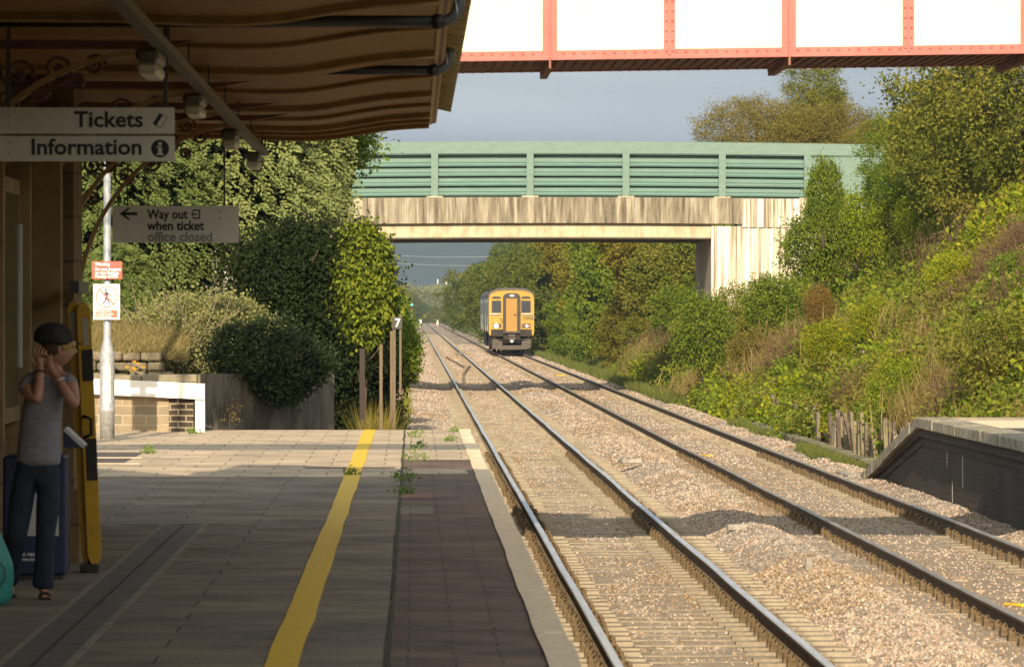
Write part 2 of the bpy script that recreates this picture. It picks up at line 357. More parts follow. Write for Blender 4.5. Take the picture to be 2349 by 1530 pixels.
def make_track(tname, rl, rr, label, mtops, seed):
    t = thing(tname, ((rl+rr)/2, 30, 0), label, 'railway track')
    for r, mt, s in ((rl, mtops[0], seed), (rr, mtops[1], seed+1)): rail_mesh(r, 28, 1500, t, mt, s)
    xc = (rl+rr)/2; y0 = 33.03
    mb = MB(); sleeper_shape(mb, xc, y0); s0 = mb.build('sleeper', m_sleep, t, None)
    for v in s0.data.vertices: v.co.y -= (y0-30)
    s0.location = (0, y0-30, 0)
    proto = [s0]; first = True
    for r in (rl, rr):
        for sd in (-1, 1):
            mb = MB(); clip_shape(mb, r, y0, sd); c = mb.build('rail_clip', m_clip, s0)
    rr_ = random.Random(seed)
    for i in range(1, 100):
        s = s0.copy(); COL.objects.link(s); s.parent = t; s.location = (rr_.uniform(-.02, .02), y0-30+.65*i+rr_.uniform(-.015, .015), rr_.uniform(-.012, .006)); s.rotation_euler = (0, 0, R(rr_.uniform(-.6, .6)))
        for c in list(s0.children):
            d = c.copy(); COL.objects.link(d); d.parent = s; d.rotation_euler = (0, R(rr_.uniform(-.5, .5)), R(rr_.uniform(-.5, .5)))
    mb = MB()
    for i in range(100, 900):
        y = y0+.65*i
        sleeper_shape(mb, xc, y)
        if i < 420:
            for r in (rl, rr):
                for sd in (-1, 1): clip_simple(mb, r, y, sd)
    o = mb.build('sleeper', m_sleep, t); tag(o, kind='stuff')
    return t
make_track('railway_track', RA, RB, 'left railway track with bright polished rails running beside the platform edge', (m_railtop, m_railtop), 3)
make_track('railway_track', RC, RD, 'right railway track with brown topped rails on which the yellow train stands', (m_railtop2, m_railtop2), 17)

# loose rails lying in the four foot of the left track, small blocks, yellow boards
def loose_rail(pts, label):
    mb = MB(); pts = [Vector(p) for p in pts]
    for a, b in zip(pts[:-1], pts[1:]):
        d = (b-a).normalized(); n = Vector((-d.y, d.x, 0)).normalized()
        for w_, z0, z1 in ((.07, -.09, -.07), (.012, -.07, .03), (.05, .03, .07)):
            c = []
            for p in (a, b):
                c += [p-n*w_+Vector((0, 0, z0)), p+n*w_+Vector((0, 0, z0)), p+n*w_+Vector((0, 0, z1)), p-n*w_+Vector((0, 0, z1))]
            mb.add(c, [(0, 1, 2, 3), (7, 6, 5, 4), (0, 4, 5, 1), (1, 5, 6, 2), (2, 6, 7, 3), (3, 7, 4, 0)])
    return tag(mb.build('loose_rail', m_foot, None, pts[0]), label, 'rail', 'worn rails dumped between the running rails')
def G(x, y, z=-.17): 
    d = (CAMZ-z)*F/(y-715); return ((x-949)*d/F, d, z)
loose_rail([G(1024, 820), G(1034, 827), G(1048, 834), G(1066, 845)], 'long slanting worn rail lying between the rails of the left track')
loose_rail([G(1078, 841), G(1068, 852), G(1063, 862), G(1063, 872), G(1066, 879)], 'curved worn rail end lying nearer along the left track')
m_yel = M('yellow board', (.60, .42, .03), .7, var=.4)
m_gr = M('grey concrete', (.33, .31, .27), .85, var=.35, scale=6, bump=.4)
m_wd = M('old grey wood', (.17, .15, .11), .9, var=.4, scale=6, stretch=(4, 4, 1), bump=.4)
def small(name, c, sx, sy, sz, mat, label, cat, rz=0, group=None, bev=.01):
    mb = MB(); mt = Matrix.Translation(Vector(c)) @ Matrix.Rotation(rz, 4, 'Z'); mb.box(-sx/2, sx/2, -sy/2, sy/2, 0, sz, mt, bev=bev)
    return tag(mb.build(name, mat, None, c), label, cat, group)
small('yellow_board', G(1247, 835), .5, .5, .06, m_yel, 'short yellow board by the far right rail nearest the train', 'board', 0)
small('yellow_board', G(1288, 862), .62, .9, .05, m_yel, 'longer yellow board lying across the right track before the bridge shadow', 'board', .1)
small('yellow_marker', G(1620, 1047, -.17), .12, .5, .03, m_yel, 'small yellow marker by the inner rail of the right track', 'marker', .3)
small('yellow_marker', G(2338, 1392, -.17), .12, .3, .03, m_yel, 'yellow painted block between the right rails at the photo edge', 'marker', .5)
small('timber_block', G(1055, 815), .5, 1.2, .18, m_wd, 'small dark block between the rails beside the loose rail', 'block', 0)
small('concrete_stub', G(1856, 1325, -.12), .07, .07, .2, m_gr, 'upright grey stub poking from the ballast between the tracks', 'stub', .3)
small('concrete_slab', G(1700, 1216, -.06), .34, .12, .07, m_gr, 'flat grey slab half buried in ballast between tracks by the shadow', 'slab', .2)
small('concrete_slab', G(1445, 1062, -.02), .34, .3, .07, m_gr, 'farther grey slab on the ballast between tracks', 'slab', .25)

# ================================================================== PLATFORMS
def pave_mat(name, c1, c2, mortar, bw, bh, ms=.012, seed=0, off=.5, stain=.35, vert=False):
    m, t, b = new_mat(name); N = t.nodes.new; L = t.links.new
    co = N('ShaderNodeTexCoord'); br = N('ShaderNodeTexBrick'); br.inputs['Color1'].default_value = (*c1, 1); br.inputs['Color2'].default_value = (*c2, 1); br.inputs['Mortar'].default_value = (*mortar, 1)
    br.inputs['Scale'].default_value = 1; br.inputs['Brick Width'].default_value = bw; br.inputs['Row Height'].default_value = bh; br.inputs['Mortar Size'].default_value = ms; br.offset = off; br.inputs['Mortar Smooth'].default_value = .3
    wn = N('ShaderNodeTexNoise'); wn.inputs['Scale'].default_value = 1.2; ad = N('ShaderNodeMixRGB'); ad.blend_type = 'ADD'; ad.inputs[0].default_value = .06
    if vert:      # walls: courses run level, along x or y
        sx_n = N('ShaderNodeSeparateXYZ'); cx_n = N('ShaderNodeCombineXYZ'); am = N('ShaderNodeMath'); L(co.outputs['Object'], sx_n.inputs[0]); L(sx_n.outputs[0], am.inputs[0]); L(sx_n.outputs[1], am.inputs[1]); L(am.outputs[0], cx_n.inputs[0]); L(sx_n.outputs[2], cx_n.inputs[1]); L(cx_n.outputs[0], ad.inputs[1])
    else: L(co.outputs['Object'], ad.inputs[1])
    L(wn.outputs['Color'], ad.inputs[2]); L(co.outputs['Object'], wn.inputs['Vector']); L(ad.outputs[0], br.inputs['Vector'])
    n = N('ShaderNodeTexNoise'); n.inputs['Scale'].default_value = .9; n.inputs['Detail'].default_value = 8; n.inputs['Roughness'].default_value = .7; L(co.outputs['Object'], n.inputs['Vector'])
    r = N('ShaderNodeValToRGB'); r.color_ramp.elements[0].position = .35; r.color_ramp.elements[0].color = (1-stain, 1-stain, 1-stain*.95, 1); r.color_ramp.elements[1].position = .65; r.color_ramp.elements[1].color = (1.15, 1.12, 1.08, 1)
    L(n.outputs['Fac'], r.inputs[0]); mu = N('ShaderNodeMixRGB'); mu.blend_type = 'MULTIPLY'; mu.inputs[0].default_value = 1; L(br.outputs['Color'], mu.inputs[1]); L(r.outputs[0], mu.inputs[2])
    n2 = N('ShaderNodeTexNoise'); n2.inputs['Scale'].default_value = 60; n2.inputs['Detail'].default_value = 3; L(co.outputs['Object'], n2.inputs['Vector'])
    mu2 = N('ShaderNodeMixRGB'); mu2.blend_type = 'OVERLAY'; mu2.inputs[0].default_value = .35; L(mu.outputs[0], mu2.inputs[1]); L(n2.outputs['Fac'], mu2.inputs[2])
    L(mu2.outputs[0], b.inputs['Base Color']); b.inputs['Roughness'].default_value = .85
    bp = N('ShaderNodeBump'); bp.inputs['Distance'].default_value = .02; bp.inputs['Strength'].default_value = .6; mh = N('ShaderNodeMath'); mh.operation = 'SUBTRACT'
    L(n2.outputs['Fac'], mh.inputs[0]); L(br.outputs['Fac'], mh.inputs[1]); L(mh.outputs[0], bp.inputs['Height']); L(bp.outputs[0], b.inputs['Normal'])
    return m
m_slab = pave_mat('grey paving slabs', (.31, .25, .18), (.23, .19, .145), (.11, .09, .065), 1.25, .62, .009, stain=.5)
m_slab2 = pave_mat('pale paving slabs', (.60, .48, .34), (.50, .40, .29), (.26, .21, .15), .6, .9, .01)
m_brickpave = pave_mat('reddish brown paving bricks', (.21, .145, .105), (.16, .11, .08), (.085, .062, .045), .46, .23, .008, stain=.55)
m_tar = M('patched dark tarmac', (.11, .095, .085), .9, scale=3, col2=(.075, .065, .06), bump=.4, bscale=80)
m_cope = M('painted coping stone', (.84, .68, .47), .8, scale=7, col2=(.64, .50, .34), bump=.3, pos=(.3, .6))
m_yline = M('worn yellow paint', (.78, .50, .02), .65, scale=16, col2=(.34, .26, .10), pos=(.30, .42))
m_blackbrick = pave_mat('sooty black brick', (.06, .04, .028), (.032, .024, .02), (.065, .055, .042), .23, .078, .008, vert=True)
m_seam = M('mossy joint dirt', (.05, .055, .025), .95, scale=5, col2=(.035, .03, .02))
PT = .81
PL = thing('railway_platform', (0, 30, PT), 'long station platform under the canopy with yellow line and pale painted edge', 'platform')
def rough_strip(name, xa, xb, y0, y1, z, mat, parent, amp=.012, thick=.006, step=.3, seed=1, fa=1.1):
    ys = np.arange(y0, y1+1e-6, step); jl = amp*(fnoise(ys, ys*0, seed, 3, fa)); jr = amp*(fnoise(ys, ys*0, seed+5, 3, fa)); mb = MB()
    n = len(ys); mb.v = [(xa+jl[i], ys[i], z) for i in range(n)]+[(xb+jr[i], ys[i], z) for i in range(n)]+[(xa+jl[i], ys[i], z-thick) for i in range(n)]+[(xb+jr[i], ys[i], z-thick) for i in range(n)]
    for i in range(n-1):
        for f in ((i, n+i, n+i+1, i+1), (i, i+1, 2*n+i+1, 2*n+i), (n+i, 3*n+i, 3*n+i+1, n+i+1)): mb.f.append(f); mb.mi.append(0); mb.sm.append(False)
    mb.f.append((0, 2*n, 3*n, n)); mb.mi.append(0); mb.sm.append(False); mb.f.append((n-1, 2*n-1, 4*n-1, 3*n-1)); mb.mi.append(0); mb.sm.append(False)
    return mb.build(name, mat, parent)
mb = MB(); mb.box(-9, .70, -8, 76.2, -.6, PT-.02); mb.build('brick_face', m_blackbrick, PL)
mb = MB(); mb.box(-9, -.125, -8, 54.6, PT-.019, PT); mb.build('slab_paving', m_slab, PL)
mb = MB(); mb.box(-.12, .665, -8, 61.0, PT-.019, PT-.001); mb.build('brick_paving', m_brickpave, PL)
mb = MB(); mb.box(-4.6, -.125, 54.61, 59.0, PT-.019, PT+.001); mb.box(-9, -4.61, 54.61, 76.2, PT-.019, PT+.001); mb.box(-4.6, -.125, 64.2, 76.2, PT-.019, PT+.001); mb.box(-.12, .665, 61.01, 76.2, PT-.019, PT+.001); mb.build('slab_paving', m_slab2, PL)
mb = MB(); mb.box(-4.6, -3.3, 59.01, 64.19, PT-.019, PT); mb.build('tarmac_patch', m_tar, PL)
mb = MB(); mb.box(-3.295, -.125, 59.01, 64.19, PT-.019, PT+.001); mb.build('slab_paving', m_slab2, PL)
for i, (xa, xb, ya, yb, mm) in enumerate(((-4.5, -3.2, 61.6, 61.9, m_cope), (-4.5, -3.1, 59.2, 59.5, m_cope), (-.6, .58, 55.6, 57.0, m_slab2), (-.12, .18, 48.3, 49.6, M('red brick patch', (.24, .12, .085), .9, var=.3)), (-.12, .17, 44.4, 46.3, m_slab), (-1.2, -.2, 57.4, 57.9, m_brickpave))):
    mb = MB(); mb.box(xa, xb, ya, yb, PT-.01, PT+.004); mb.build('paving_patch', mm, PL)
ys = -8
mb = MB(); rc = random.Random(4)
while ys < 76.2:
    l = rc.uniform(.75, 1.0); e = min(ys+l, 76.2); j = rc.uniform(-.008, .008); mb.box(.67+j*.3, .82+j, ys+.004, e-.004, PT-.13, PT+.004+rc.uniform(0, .006), bev=.01); ys = e
mb.build('coping', m_cope, PL)
rough_strip('edge_paint', .648, .70, -7, 76.1, PT+.0125, m_cope, PL, .007, seed=4)
rough_strip('yellow_line', -.725, -.56, -7, 76.1, PT+.007, m_yline, PL, .009, seed=8, fa=.8)
rough_strip('joint', -.14, -.115, -7, 76.0, PT+.006, m_seam, PL, .010, seed=12, fa=2)
m_ch = M('grey channel cover', (.15, .13, .115), .8, var=.3, scale=5); m_che = M('channel edging', (.27, .23, .18), .85, var=.3)
rough_strip('drain_channel', -2.0, -1.7, -7, 42.3, PT+.005, m_ch, PL, .004)
rough_strip('drain_channel', -2.04, -2.005, -7, 42.3, PT+.008, m_che, PL, .004); rough_strip('drain_channel', -1.70, -1.66, -7, 42.3, PT+.008, m_che, PL, .004)
rough_strip('drain_channel', -1.86, -1.845, -7, 42.3, PT+.009, m_seam, PL, .002)
mb = MB(); mb.box(-2.35, -1.55, 42.32, 42.6, PT-.01, PT+.008); mb.build('drain_channel', m_che, PL)

# opposite platform with its ramp
m_cope2 = M('lichened coping', (.40, .36, .27), .9, scale=6, col2=(.13, .12, .085), bump=.6, pos=(.35, .62), stretch=(1, 1, 1))
PR = thing('railway_platform', (7.3, 80, 0), 'opposite platform end on the right with black brick face and sloping ramp', 'platform')
Y0, YR, YE, ZT = 38, 75.8, 85.2, 1.0
mb = MB(); mb.prism([(Y0, -.6), (YE, -.6), (YE, -.17), (YR, ZT-.16), (Y0, ZT-.16)], 'x', 7.42, 12); mb.build('brick_face', m_blackbrick, PR)
mb = MB()
for k, (o, z) in enumerate(((.0, .0), (.05, .12))):
    mb.prism([(Y0, ZT-.28-z), (YR+.2, ZT-.28-z), (YE-.6-k*.9, -.25), (YE-.6-k*.9+.9, -.25), (YR+.3, ZT-.17-z), (Y0, ZT-.17-z)], 'x', 7.35+o, 7.44)
mb.build('corbel', m_blackbrick, PR)
mb = MB(); y = Y0; rc = random.Random(9)
while y < YR:
    e = min(y+rc.uniform(.9, 1.2), YR); j = rc.uniform(-.01, .01); mb.box(7.28+j, 7.75, y+.006, e-.006, ZT-.155, ZT+rc.uniform(-.006, .008), bev=.015); y = e
dz = (ZT+.13)/(YE-YR); y = YR
while y < YE:
    e = min(y+rc.uniform(.9, 1.2), YE); j = rc.uniform(-.01, .01)
    z0, z1 = ZT-dz*(y-YR), ZT-dz*(e-YR)
    mb.prism([(y+.006, z0-.155), (e-.006, z1-.155), (e-.006, z1), (y+.006, z0)], 'x', 7.28+j, 7.75); y = e
mb.build('coping', m_cope2, PR)
mb = MB(); mb.box(7.75, 12, 73.5, YR, ZT-.16, ZT-.004); mb.prism([(YR, ZT-.16), (YE, -.3), (YE, -.14), (YR, ZT-.004)], 'x', 7.76, 9.6); mb.build('slab_paving', m_slab2, PR)
mb = MB(); mb.box(7.755, 12, Y0, 69.0, ZT-.16, ZT-.004); mb.build('tarmac_surface', m_tar, PR)
mb = MB(); mb.box(7.755, 12, 69.01, 73.49, ZT-.16, ZT-.002); mb.build('slab_paving', m_cope, PR)
m_stain = M('lime streak', (.35, .34, .3), .9, var=.5, scale=20, stretch=(8, 8, 1))
mb = MB()
for y, z0, z1, w_ in ((70.5, .15, .62, .1), (72.6, .38, .7, .07), (71.9, -.1, .2, .04)):
    mb.box(7.414, 7.421, y, y+w_, z0, z1)
mb.build('lime_streak', m_stain, PR)
# low concrete trough along the cess and the base slab of the ramp
mb = MB(); rc = random.Random(2)
for i in range(40):
    y = 86.5+i*1.02; mb.box(8.0+rc.uniform(-.02, .02), 8.3, y, y+.98, -.5, -.12+rc.uniform(-.02, .02), bev=.015)
tag(mb.build('cable_trough', M('mossy concrete', (.20, .18, .12), .95, scale=5, col2=(.10, .10, .05), bump=.5), None, (8.1, 86, -.4)), 'row of mossy concrete trough lids beside the right hand grass', 'cable trough')
tag(small('concrete_pad', (7.55, 86.6, -.30), .9, 2.4, .16, m_gr, 'flat grey concrete pad at the foot of the platform ramp', 'slab', 0), None)

# old leaning timber pales along the foot of the bank
m_pales = [M('timber pale %d' % i, c, .9, var=.4, scale=5, stretch=(6, 6, 1), bump=.5) for i, c in enumerate([(.20, .16, .11), (.30, .25, .17), (.12, .09, .065), (.26, .22, .13)])]
fence = thing('timber_fence', (8.6, 100, -.4), 'decayed leaning timber pale fence at the foot of the right bank', 'fence')
rc = random.Random(33); y = 85.5; npale = 0
while y < 150 and npale < 96:
    if y > 108 and rc.random() < .35: y += rc.uniform(1.0, 2.5)
    h = rc.uniform(.75, 1.05); wd = rc.uniform(.10, .2); mt = Matrix.Translation((8.62-(.15 if y < 92 else 0)+rc.uniform(-.06, .06), y, -.45)) @ Matrix.Rotation(rc.gauss(0, .10)+(.1 if y < 93 else 0), 4, 'Y') @ Matrix.Rotation(rc.gauss(0, .08), 4, 'X')
    mb = MB(); mb.box(-.035, .035, -wd, wd, 0, h, mt); mb.prism([(-.035, h), (.035, h), (0, h+.0001)], 'y', -.01, .01) if False else None
    mb.build('pale', rc.choice(m_pales), fence); npale += 1; y += rc.uniform(.22, .5)+ (0.25 if y > 97 else 0)
for zz in (-.1,):
    mb = MB(); mb.box(8.66, 8.70, 85.5, y, zz, zz+.08); mb.build('rail_board', m_pales[2], fence)

# ================================================================== ROAD BRIDGE
DG = 166.7
def gx(x): return (x-949)*DG/F
def gz(y): return CAMZ+(715-y)*DG/F
m_green = M('pale green painted steel', (.13, .215, .19), .6, scale=3, col2=(.105, .18, .155), stretch=(1, 1, 3))
m_green_d = M('green steel louvre', (.11, .205, .18), .55, scale=2.5, col2=(.08, .16, .14), stretch=(.6, 1, 8))
def streaks(name, c1, c2, c3, sx=2.2, sz=.25, p=(.38, .62)):
    m, t, b = new_mat(name); N = t.nodes.new; L = t.links.new
    co = N('ShaderNodeTexCoord'); ma = N('ShaderNodeMapping'); ma.inputs['Scale'].default_value = (sx, sx, sz); L(co.outputs['Object'], ma.inputs[0])
    n = N('ShaderNodeTexNoise'); n.inputs['Scale'].default_value = 2; n.inputs['Detail'].default_value = 8; n.inputs['Roughness'].default_value = .72; L(ma.outputs[0], n.inputs['Vector'])
    r = N('ShaderNodeValToRGB'); r.color_ramp.elements[0].position = p[0]; r.color_ramp.elements[1].position = p[1]; r.color_ramp.elements[0].color = (*c1, 1); r.color_ramp.elements[1].color = (*c3, 1)
    e = r.color_ramp.elements.new((p[0]+p[1])/2); e.color = (*c2, 1); L(n.outputs['Fac'], r.inputs[0]); L(r.outputs[0], b.inputs['Base Color']); b.inputs['Roughness'].default_value = .9
    n2 = N('ShaderNodeTexNoise'); n2.inputs['Scale'].default_value = 6; L(co.outputs['Object'], n2.inputs['Vector']); bp = N('ShaderNodeBump'); bp.inputs['Strength'].default_value = .3; bp.inputs['Distance'].default_value = .03; L(n2.outputs['Fac'], bp.inputs['Height']); L(bp.outputs[0], b.inputs['Normal'])
    return m
m_cst = streaks('streaked brown concrete', (.09, .075, .055), (.215, .185, .135), (.38, .34, .27), 3.0, .22)
m_cst2 = streaks('cream concrete', (.34, .28, .19), (.46, .40, .28), (.54, .48, .36), 1.2, .5)
m_abut = streaks('white stained abutment', (.19, .15, .10), (.50, .44, .35), (.76, .73, .67), 5.0, .10, (.40, .60))
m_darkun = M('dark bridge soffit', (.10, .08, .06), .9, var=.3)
def arch(x): return -.0009*(x-4.5)**2        # slight camber of the deck
BR = thing('road_bridge', (4, DG, 0), 'road bridge with pale green steel parapet over stained concrete beams', 'bridge')
def cam_box(mb, x0, x1, y0, y1, z0, z1, n=1):
    xs = np.linspace(x0, x1, n+1)
    for a, b in zip(xs[:-1], xs[1:]):
        za, zb = arch(a), arch(b)
        mb.add([(a, y0, z0+za), (b, y0, z0+zb), (b, y1, z0+zb), (a, y1, z0+za), (a, y0, z1+za), (b, y0, z1+zb), (b, y1, z1+zb), (a, y1, z1+za)], [(3, 2, 1, 0), (4, 5, 6, 7), (0, 1, 5, 4)]+([(3, 0, 4, 7)] if a == xs[0] else [])+([(1, 2, 6, 5)] if b == xs[-1] else [])+[(2, 3, 7, 6)])
XL, XR = -9.0, gx(1857)
zt, zrb, zd, zb1, zb2, zb3 = gz(325), gz(352), gz(453), gz(512), gz(518), gz(546)
posts = [783-219*2, 783-219, 783, 997, 1216, 1436, 1657, 1853]
mb = MB(); cam_box(mb, XL, gx(2036), DG-.06, DG+.5, zrb, zt, 24); mb.build('top_rail', m_green, BR)
mb = MB(); cam_box(mb, XL, gx(2036), DG+.30, DG+.34, zd+.02, zrb-.02, 24); mb.build('back_panel', m_green_d, BR)
for k in range(4):
    z0 = zd+.03+k*(zrb-zd-.16)/4+.03; hh = (zrb-zd-.16)/4-.055
    mb = MB(); xs = np.linspace(XL, XR, 24)
    for a, b in zip(xs[:-1], xs[1:]):
        za, zb_ = arch(a), arch(b)
        pr = [(.24, 0), (.02, .0), (0, .05), (.02, .10), (.13, hh*.55), (.17, hh), (.27, hh)]
        n = len(pr); vs = [(a, DG+.02+u, z0+v+za) for u, v in pr]+[(b, DG+.02+u, z0+v+zb_) for u, v in pr]
        mb.add(vs, [(i, i+1, n+i+1, n+i) for i in range(n-1)]+[(0, n, 2*n-1, n-1)])
    mb.build('louvre', m_green_d, BR)
for p in posts:
    x = gx(p); mb = MB(); mb.box(x-.11, x+.11, DG-.10, DG+.3, zd+.05+arch(x), zrb+arch(x)-.004); po = mb.build('post', m_green, BR)
    mb = MB(); mb.box(x-.26, x+.26, DG-.16, DG+.2, zd+.005+arch(x), zd+.045+arch(x)); mb.build('base_plate', m_cst2, BR)
mb = MB(); mb.box(XR+.02, gx(2036), DG-.02, DG+.28, zd-.5, zrb-.12); mb.build('solid_panel', m_green, BR)
mb = MB(); cam_box(mb, XL, XR+.15, DG-.22, DG+.6, zb1, zd, 20); mb.build('fascia_beam', m_cst, BR)
mb = MB(); cam_box(mb, XL, gx(1632), DG+.02, DG+.6, zb3+.03, zb1-.004, 14); mb.build('edge_beam', m_cst2, BR)
mb = MB(); cam_box(mb, XL, gx(1632), DG+.62, DG+9.2, zb3-.02, zd-.3, 14); cam_box(mb, XL, gx(1632), DG-.0, DG+.6, zb3-.02, zb3+.026, 14); mb.build('deck', m_darkun, BR)
mb = MB(); cam_box(mb, XL, gx(2036), DG+8.6, DG+9.2, zd, zt, 14); mb.build('far_parapet', m_green, BR)
mb = MB(); mb.box(gx(1632), 14.5, DG-.15, DG+9.2, -.8, zb1-.1)
xs_ = gx(1632)
while xs_ < gx(1860):
    mb.box(xs_+.05, xs_+.17, DG-.19, DG-.15, -.6, zb1-.13); xs_ += .27
mb.build('abutment', m_abut, BR)
mb = MB(); mb.box(gx(1703), gx(1850), DG-.235, DG-.223, zb1-.14, zd-.05); mb.box(XR+.16, 14.5, DG-.1, DG+9.2, zb1-.1, zd-.3); mb.build('wing_wall', m_abut, BR)
mb = MB(); mb.box(-9.2, -4.6, DG-.15, DG+9.2, -.8, zb1-.1); mb.build('abutment', m_abut, BR)
mb = MB(); mb.box(-6, 14, DG+.6, DG+8.6, zd-.3, zd-.12); mb.build('road_deck', m_tar, BR)
for s, x0, x1 in ((0, -60, -9.1), (1, 14.0, 70)):
    mb = MB(); mb.box(x0, x1, DG+.3, DG+9, -1, zd-.35); mb.build('approach_bank', m_earth, BR)

# ================================================================== FOOTBRIDGE
DF = 50.0
m_red = M('pinkish red paint', (.45, .115, .10), .5, scale=5, col2=(.36, .085, .07))
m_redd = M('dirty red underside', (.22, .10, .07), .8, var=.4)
m_white = M('white painted panel', (.74, .68, .54), .6, scale=2.5, col2=(.70, .62, .48), pos=(.25, .5), stretch=(1, 1, .6))
FB = thing('footbridge', (3.5, DF, 4.9), 'station footbridge with white panels framed in riveted pinkish red iron', 'footbridge')
sl_ = .0148
def fz(y): return CAMZ+(715-y)*DF/F
def fx(x): return (x-949)*DF/F
zB = fz(138)
def shear(o):
    ox = origin_of(o.parent).x
    for v in o.data.vertices: v.co.z += (v.co.x+ox-fx(1055))*sl_
X0, X1 = .30, 10.4
mb = MB(); mb.box(X0, X1, DF, DF+.02, zB+.05, zB+1.15); shear(mb.build('panel', m_white, FB))
mb = MB(); mb.box(X0, X1, DF+2.38, DF+2.40, zB+.05, zB+1.13); shear(mb.build('panel', m_white, FB))
for yy, s in ((DF, -1), (DF+2.4, 1)):
    mb = MB(); mb.box(X0, X1, yy-.02 if s < 0 else yy+.001, yy-.001 if s < 0 else yy+.02, zB, zB+.075); mb.box(X0, X1, yy-.09, yy+.09, zB-.018, zB-.001)
    mb.box(X0, X1, yy-.07, yy+.07, zB+1.13+.03, zB+1.18); x = X0+.06
    while x < X1 and s < 0:
        c = (x, DF-.02, zB+.045); mb.hull([(c[0]+.014*math.cos(t), DF-.0195, c[2]+.014*math.sin(t)) for t in np.linspace(0, 6.28, 9)[:-1]]+[(c[0]+.007*math.cos(t), DF-.032, c[2]+.007*math.sin(t)) for t in np.linspace(0, 6.28, 7)[:-1]]); x += .0975
    shear(mb.build('girder_flange', m_red, FB))
stx = [1261+274.5*k for k in range(-1, 9)]
for k, sx_ in enumerate(stx):
    x = fx(sx_); wide = (k % 2 == 1)
    mb = MB(); hw = .068 if wide else .055
    mb.box(x-hw, x+hw, DF-.035, DF-.0205, zB-(.01 if wide else -.001), zB+1.14); mb.box(x-.006, x+.006, DF-(.10 if wide else .06), DF-.035, zB+(.0 if wide else .02), zB+1.14)
    if not wide:
        z = zB+.05
        while z < zB+1.1:
            for sg in (-1, 1):
                cx = x+sg*.03; mb.hull([(cx+.013*math.cos(t), DF-.0345, z+.013*math.sin(t)) for t in np.linspace(0, 6.28, 8)[:-1]]+[(cx, DF-.048, z)])
            z += .096
    shear(mb.build('stiffener', m_red, FB))
    if wide:
        mb = MB(); mb.prism([(DF-.10, zB-.02), (DF+2.5, zB-.02), (DF+2.4, zB-.09), (DF+.15, zB-.09)], 'x', x-.035, x+.035); mb.box(x-.01, x+.01, DF-.12, DF-.02, zB-.10, zB); shear(mb.build('bracket', m_redd, FB))
mb = MB(); mb.box(X0, X1, DF+.09, DF+2.3, zB-.005, zB+.05)
x = X0
while x < X1: mb.tube([(x, DF+.05, zB-.015), (x, DF+2.35, zB-.015)], .014, 6); x += .098
shear(mb.build('deck', m_redd, FB))
# left end: added roof on posts, out of view, placed to shade the platform
mb = MB(); mb.prism([(DF-.2, 6.9), (DF+.6, 7.55), (DF+1.4, 6.9), (DF+1.4, 6.75), (DF-.2, 6.75)], 'x', -9, .95); mb.build('added_shade_roof', m_redd, FB)
for x in (-7, .08):
    for y in (DF+.05, DF+1.2):
        mb = MB(); mb.box(x-.05, x+.05, y-.05, y+.05, zB+.1, 6.8); mb.build('shade_roof_post', m_red, FB)
mb = MB(); mb.box(-8.6, -6.6, DF-.2, DF+2.4, -.3, zB-.03); mb.build('stair_tower', m_blackbrick, FB)
mb = MB(); mb.box(9.6, 10.3, DF+.1, DF+2.3, -.5, zB-.03); mb.build('stair_tower', m_blackbrick, FB)

# ================================================================== CANOPY AND STATION BUILDING
m_soff = M('brown varnished soffit boards', (.38, .195, .038), .6, scale=3, col2=(.27, .135, .026), stretch=(.5, 7, 2))
m_soffr = M('soffit rib', (.34, .19, .06), .55, var=.25)
m_trim = M('buff trim', (.62, .43, .20), .6, var=.2)
m_trimr = M('maroon trim', (.17, .065, .035), .5, var=.2)
m_corr = M('corrugated roof sheet', (.50, .44, .25), .7, scale=4, col2=(.36, .31, .18))
m_pipe = M('black rainwater pipe', (.028, .028, .03), .45, var=.3)
m_pipeg = M('grey pipe elbow', (.10, .11, .13), .4, var=.3)
YE_, YS_ = 47.5, -6.0
CN = thing('platform_canopy', (-1.3, 40, 4.14), 'brown boarded platform canopy with ribbed soffit and corrugated roof edge', 'canopy')
SP = [(-3.0, 4.15), (-1.6, 4.14), (-1.25, 4.125), (-.95, 4.12), (-.72, 4.135), (-.5, 4.175), (-.25, 4.215), (0.0, 4.235), (.14, 4.24)]
def soff(x): return profile(x, SP)
xs = np.linspace(-3.0, .14, 28)
mb = MB(); mb.smooth = True
for a, b in zip(xs[:-1], xs[1:]):
    mb.add([(a, YS_, soff(a)), (b, YS_, soff(b)), (b, YE_, soff(b)), (a, YE_, soff(a))], [(0, 1, 2, 3)])
mb.smooth = False; mb.add([(x, YE_, soff(x)) for x in xs]+[(x, YE_, soff(x)+.09) for x in xs], [(i, i+1, 28+i+1, 28+i) for i in range(27)])
mb.build('soffit', m_soff, CN)
ribs = [46.55, 45.0, 42.9, 40.6, 37.6, 34.3, 31.2, 28.3, 25.4]
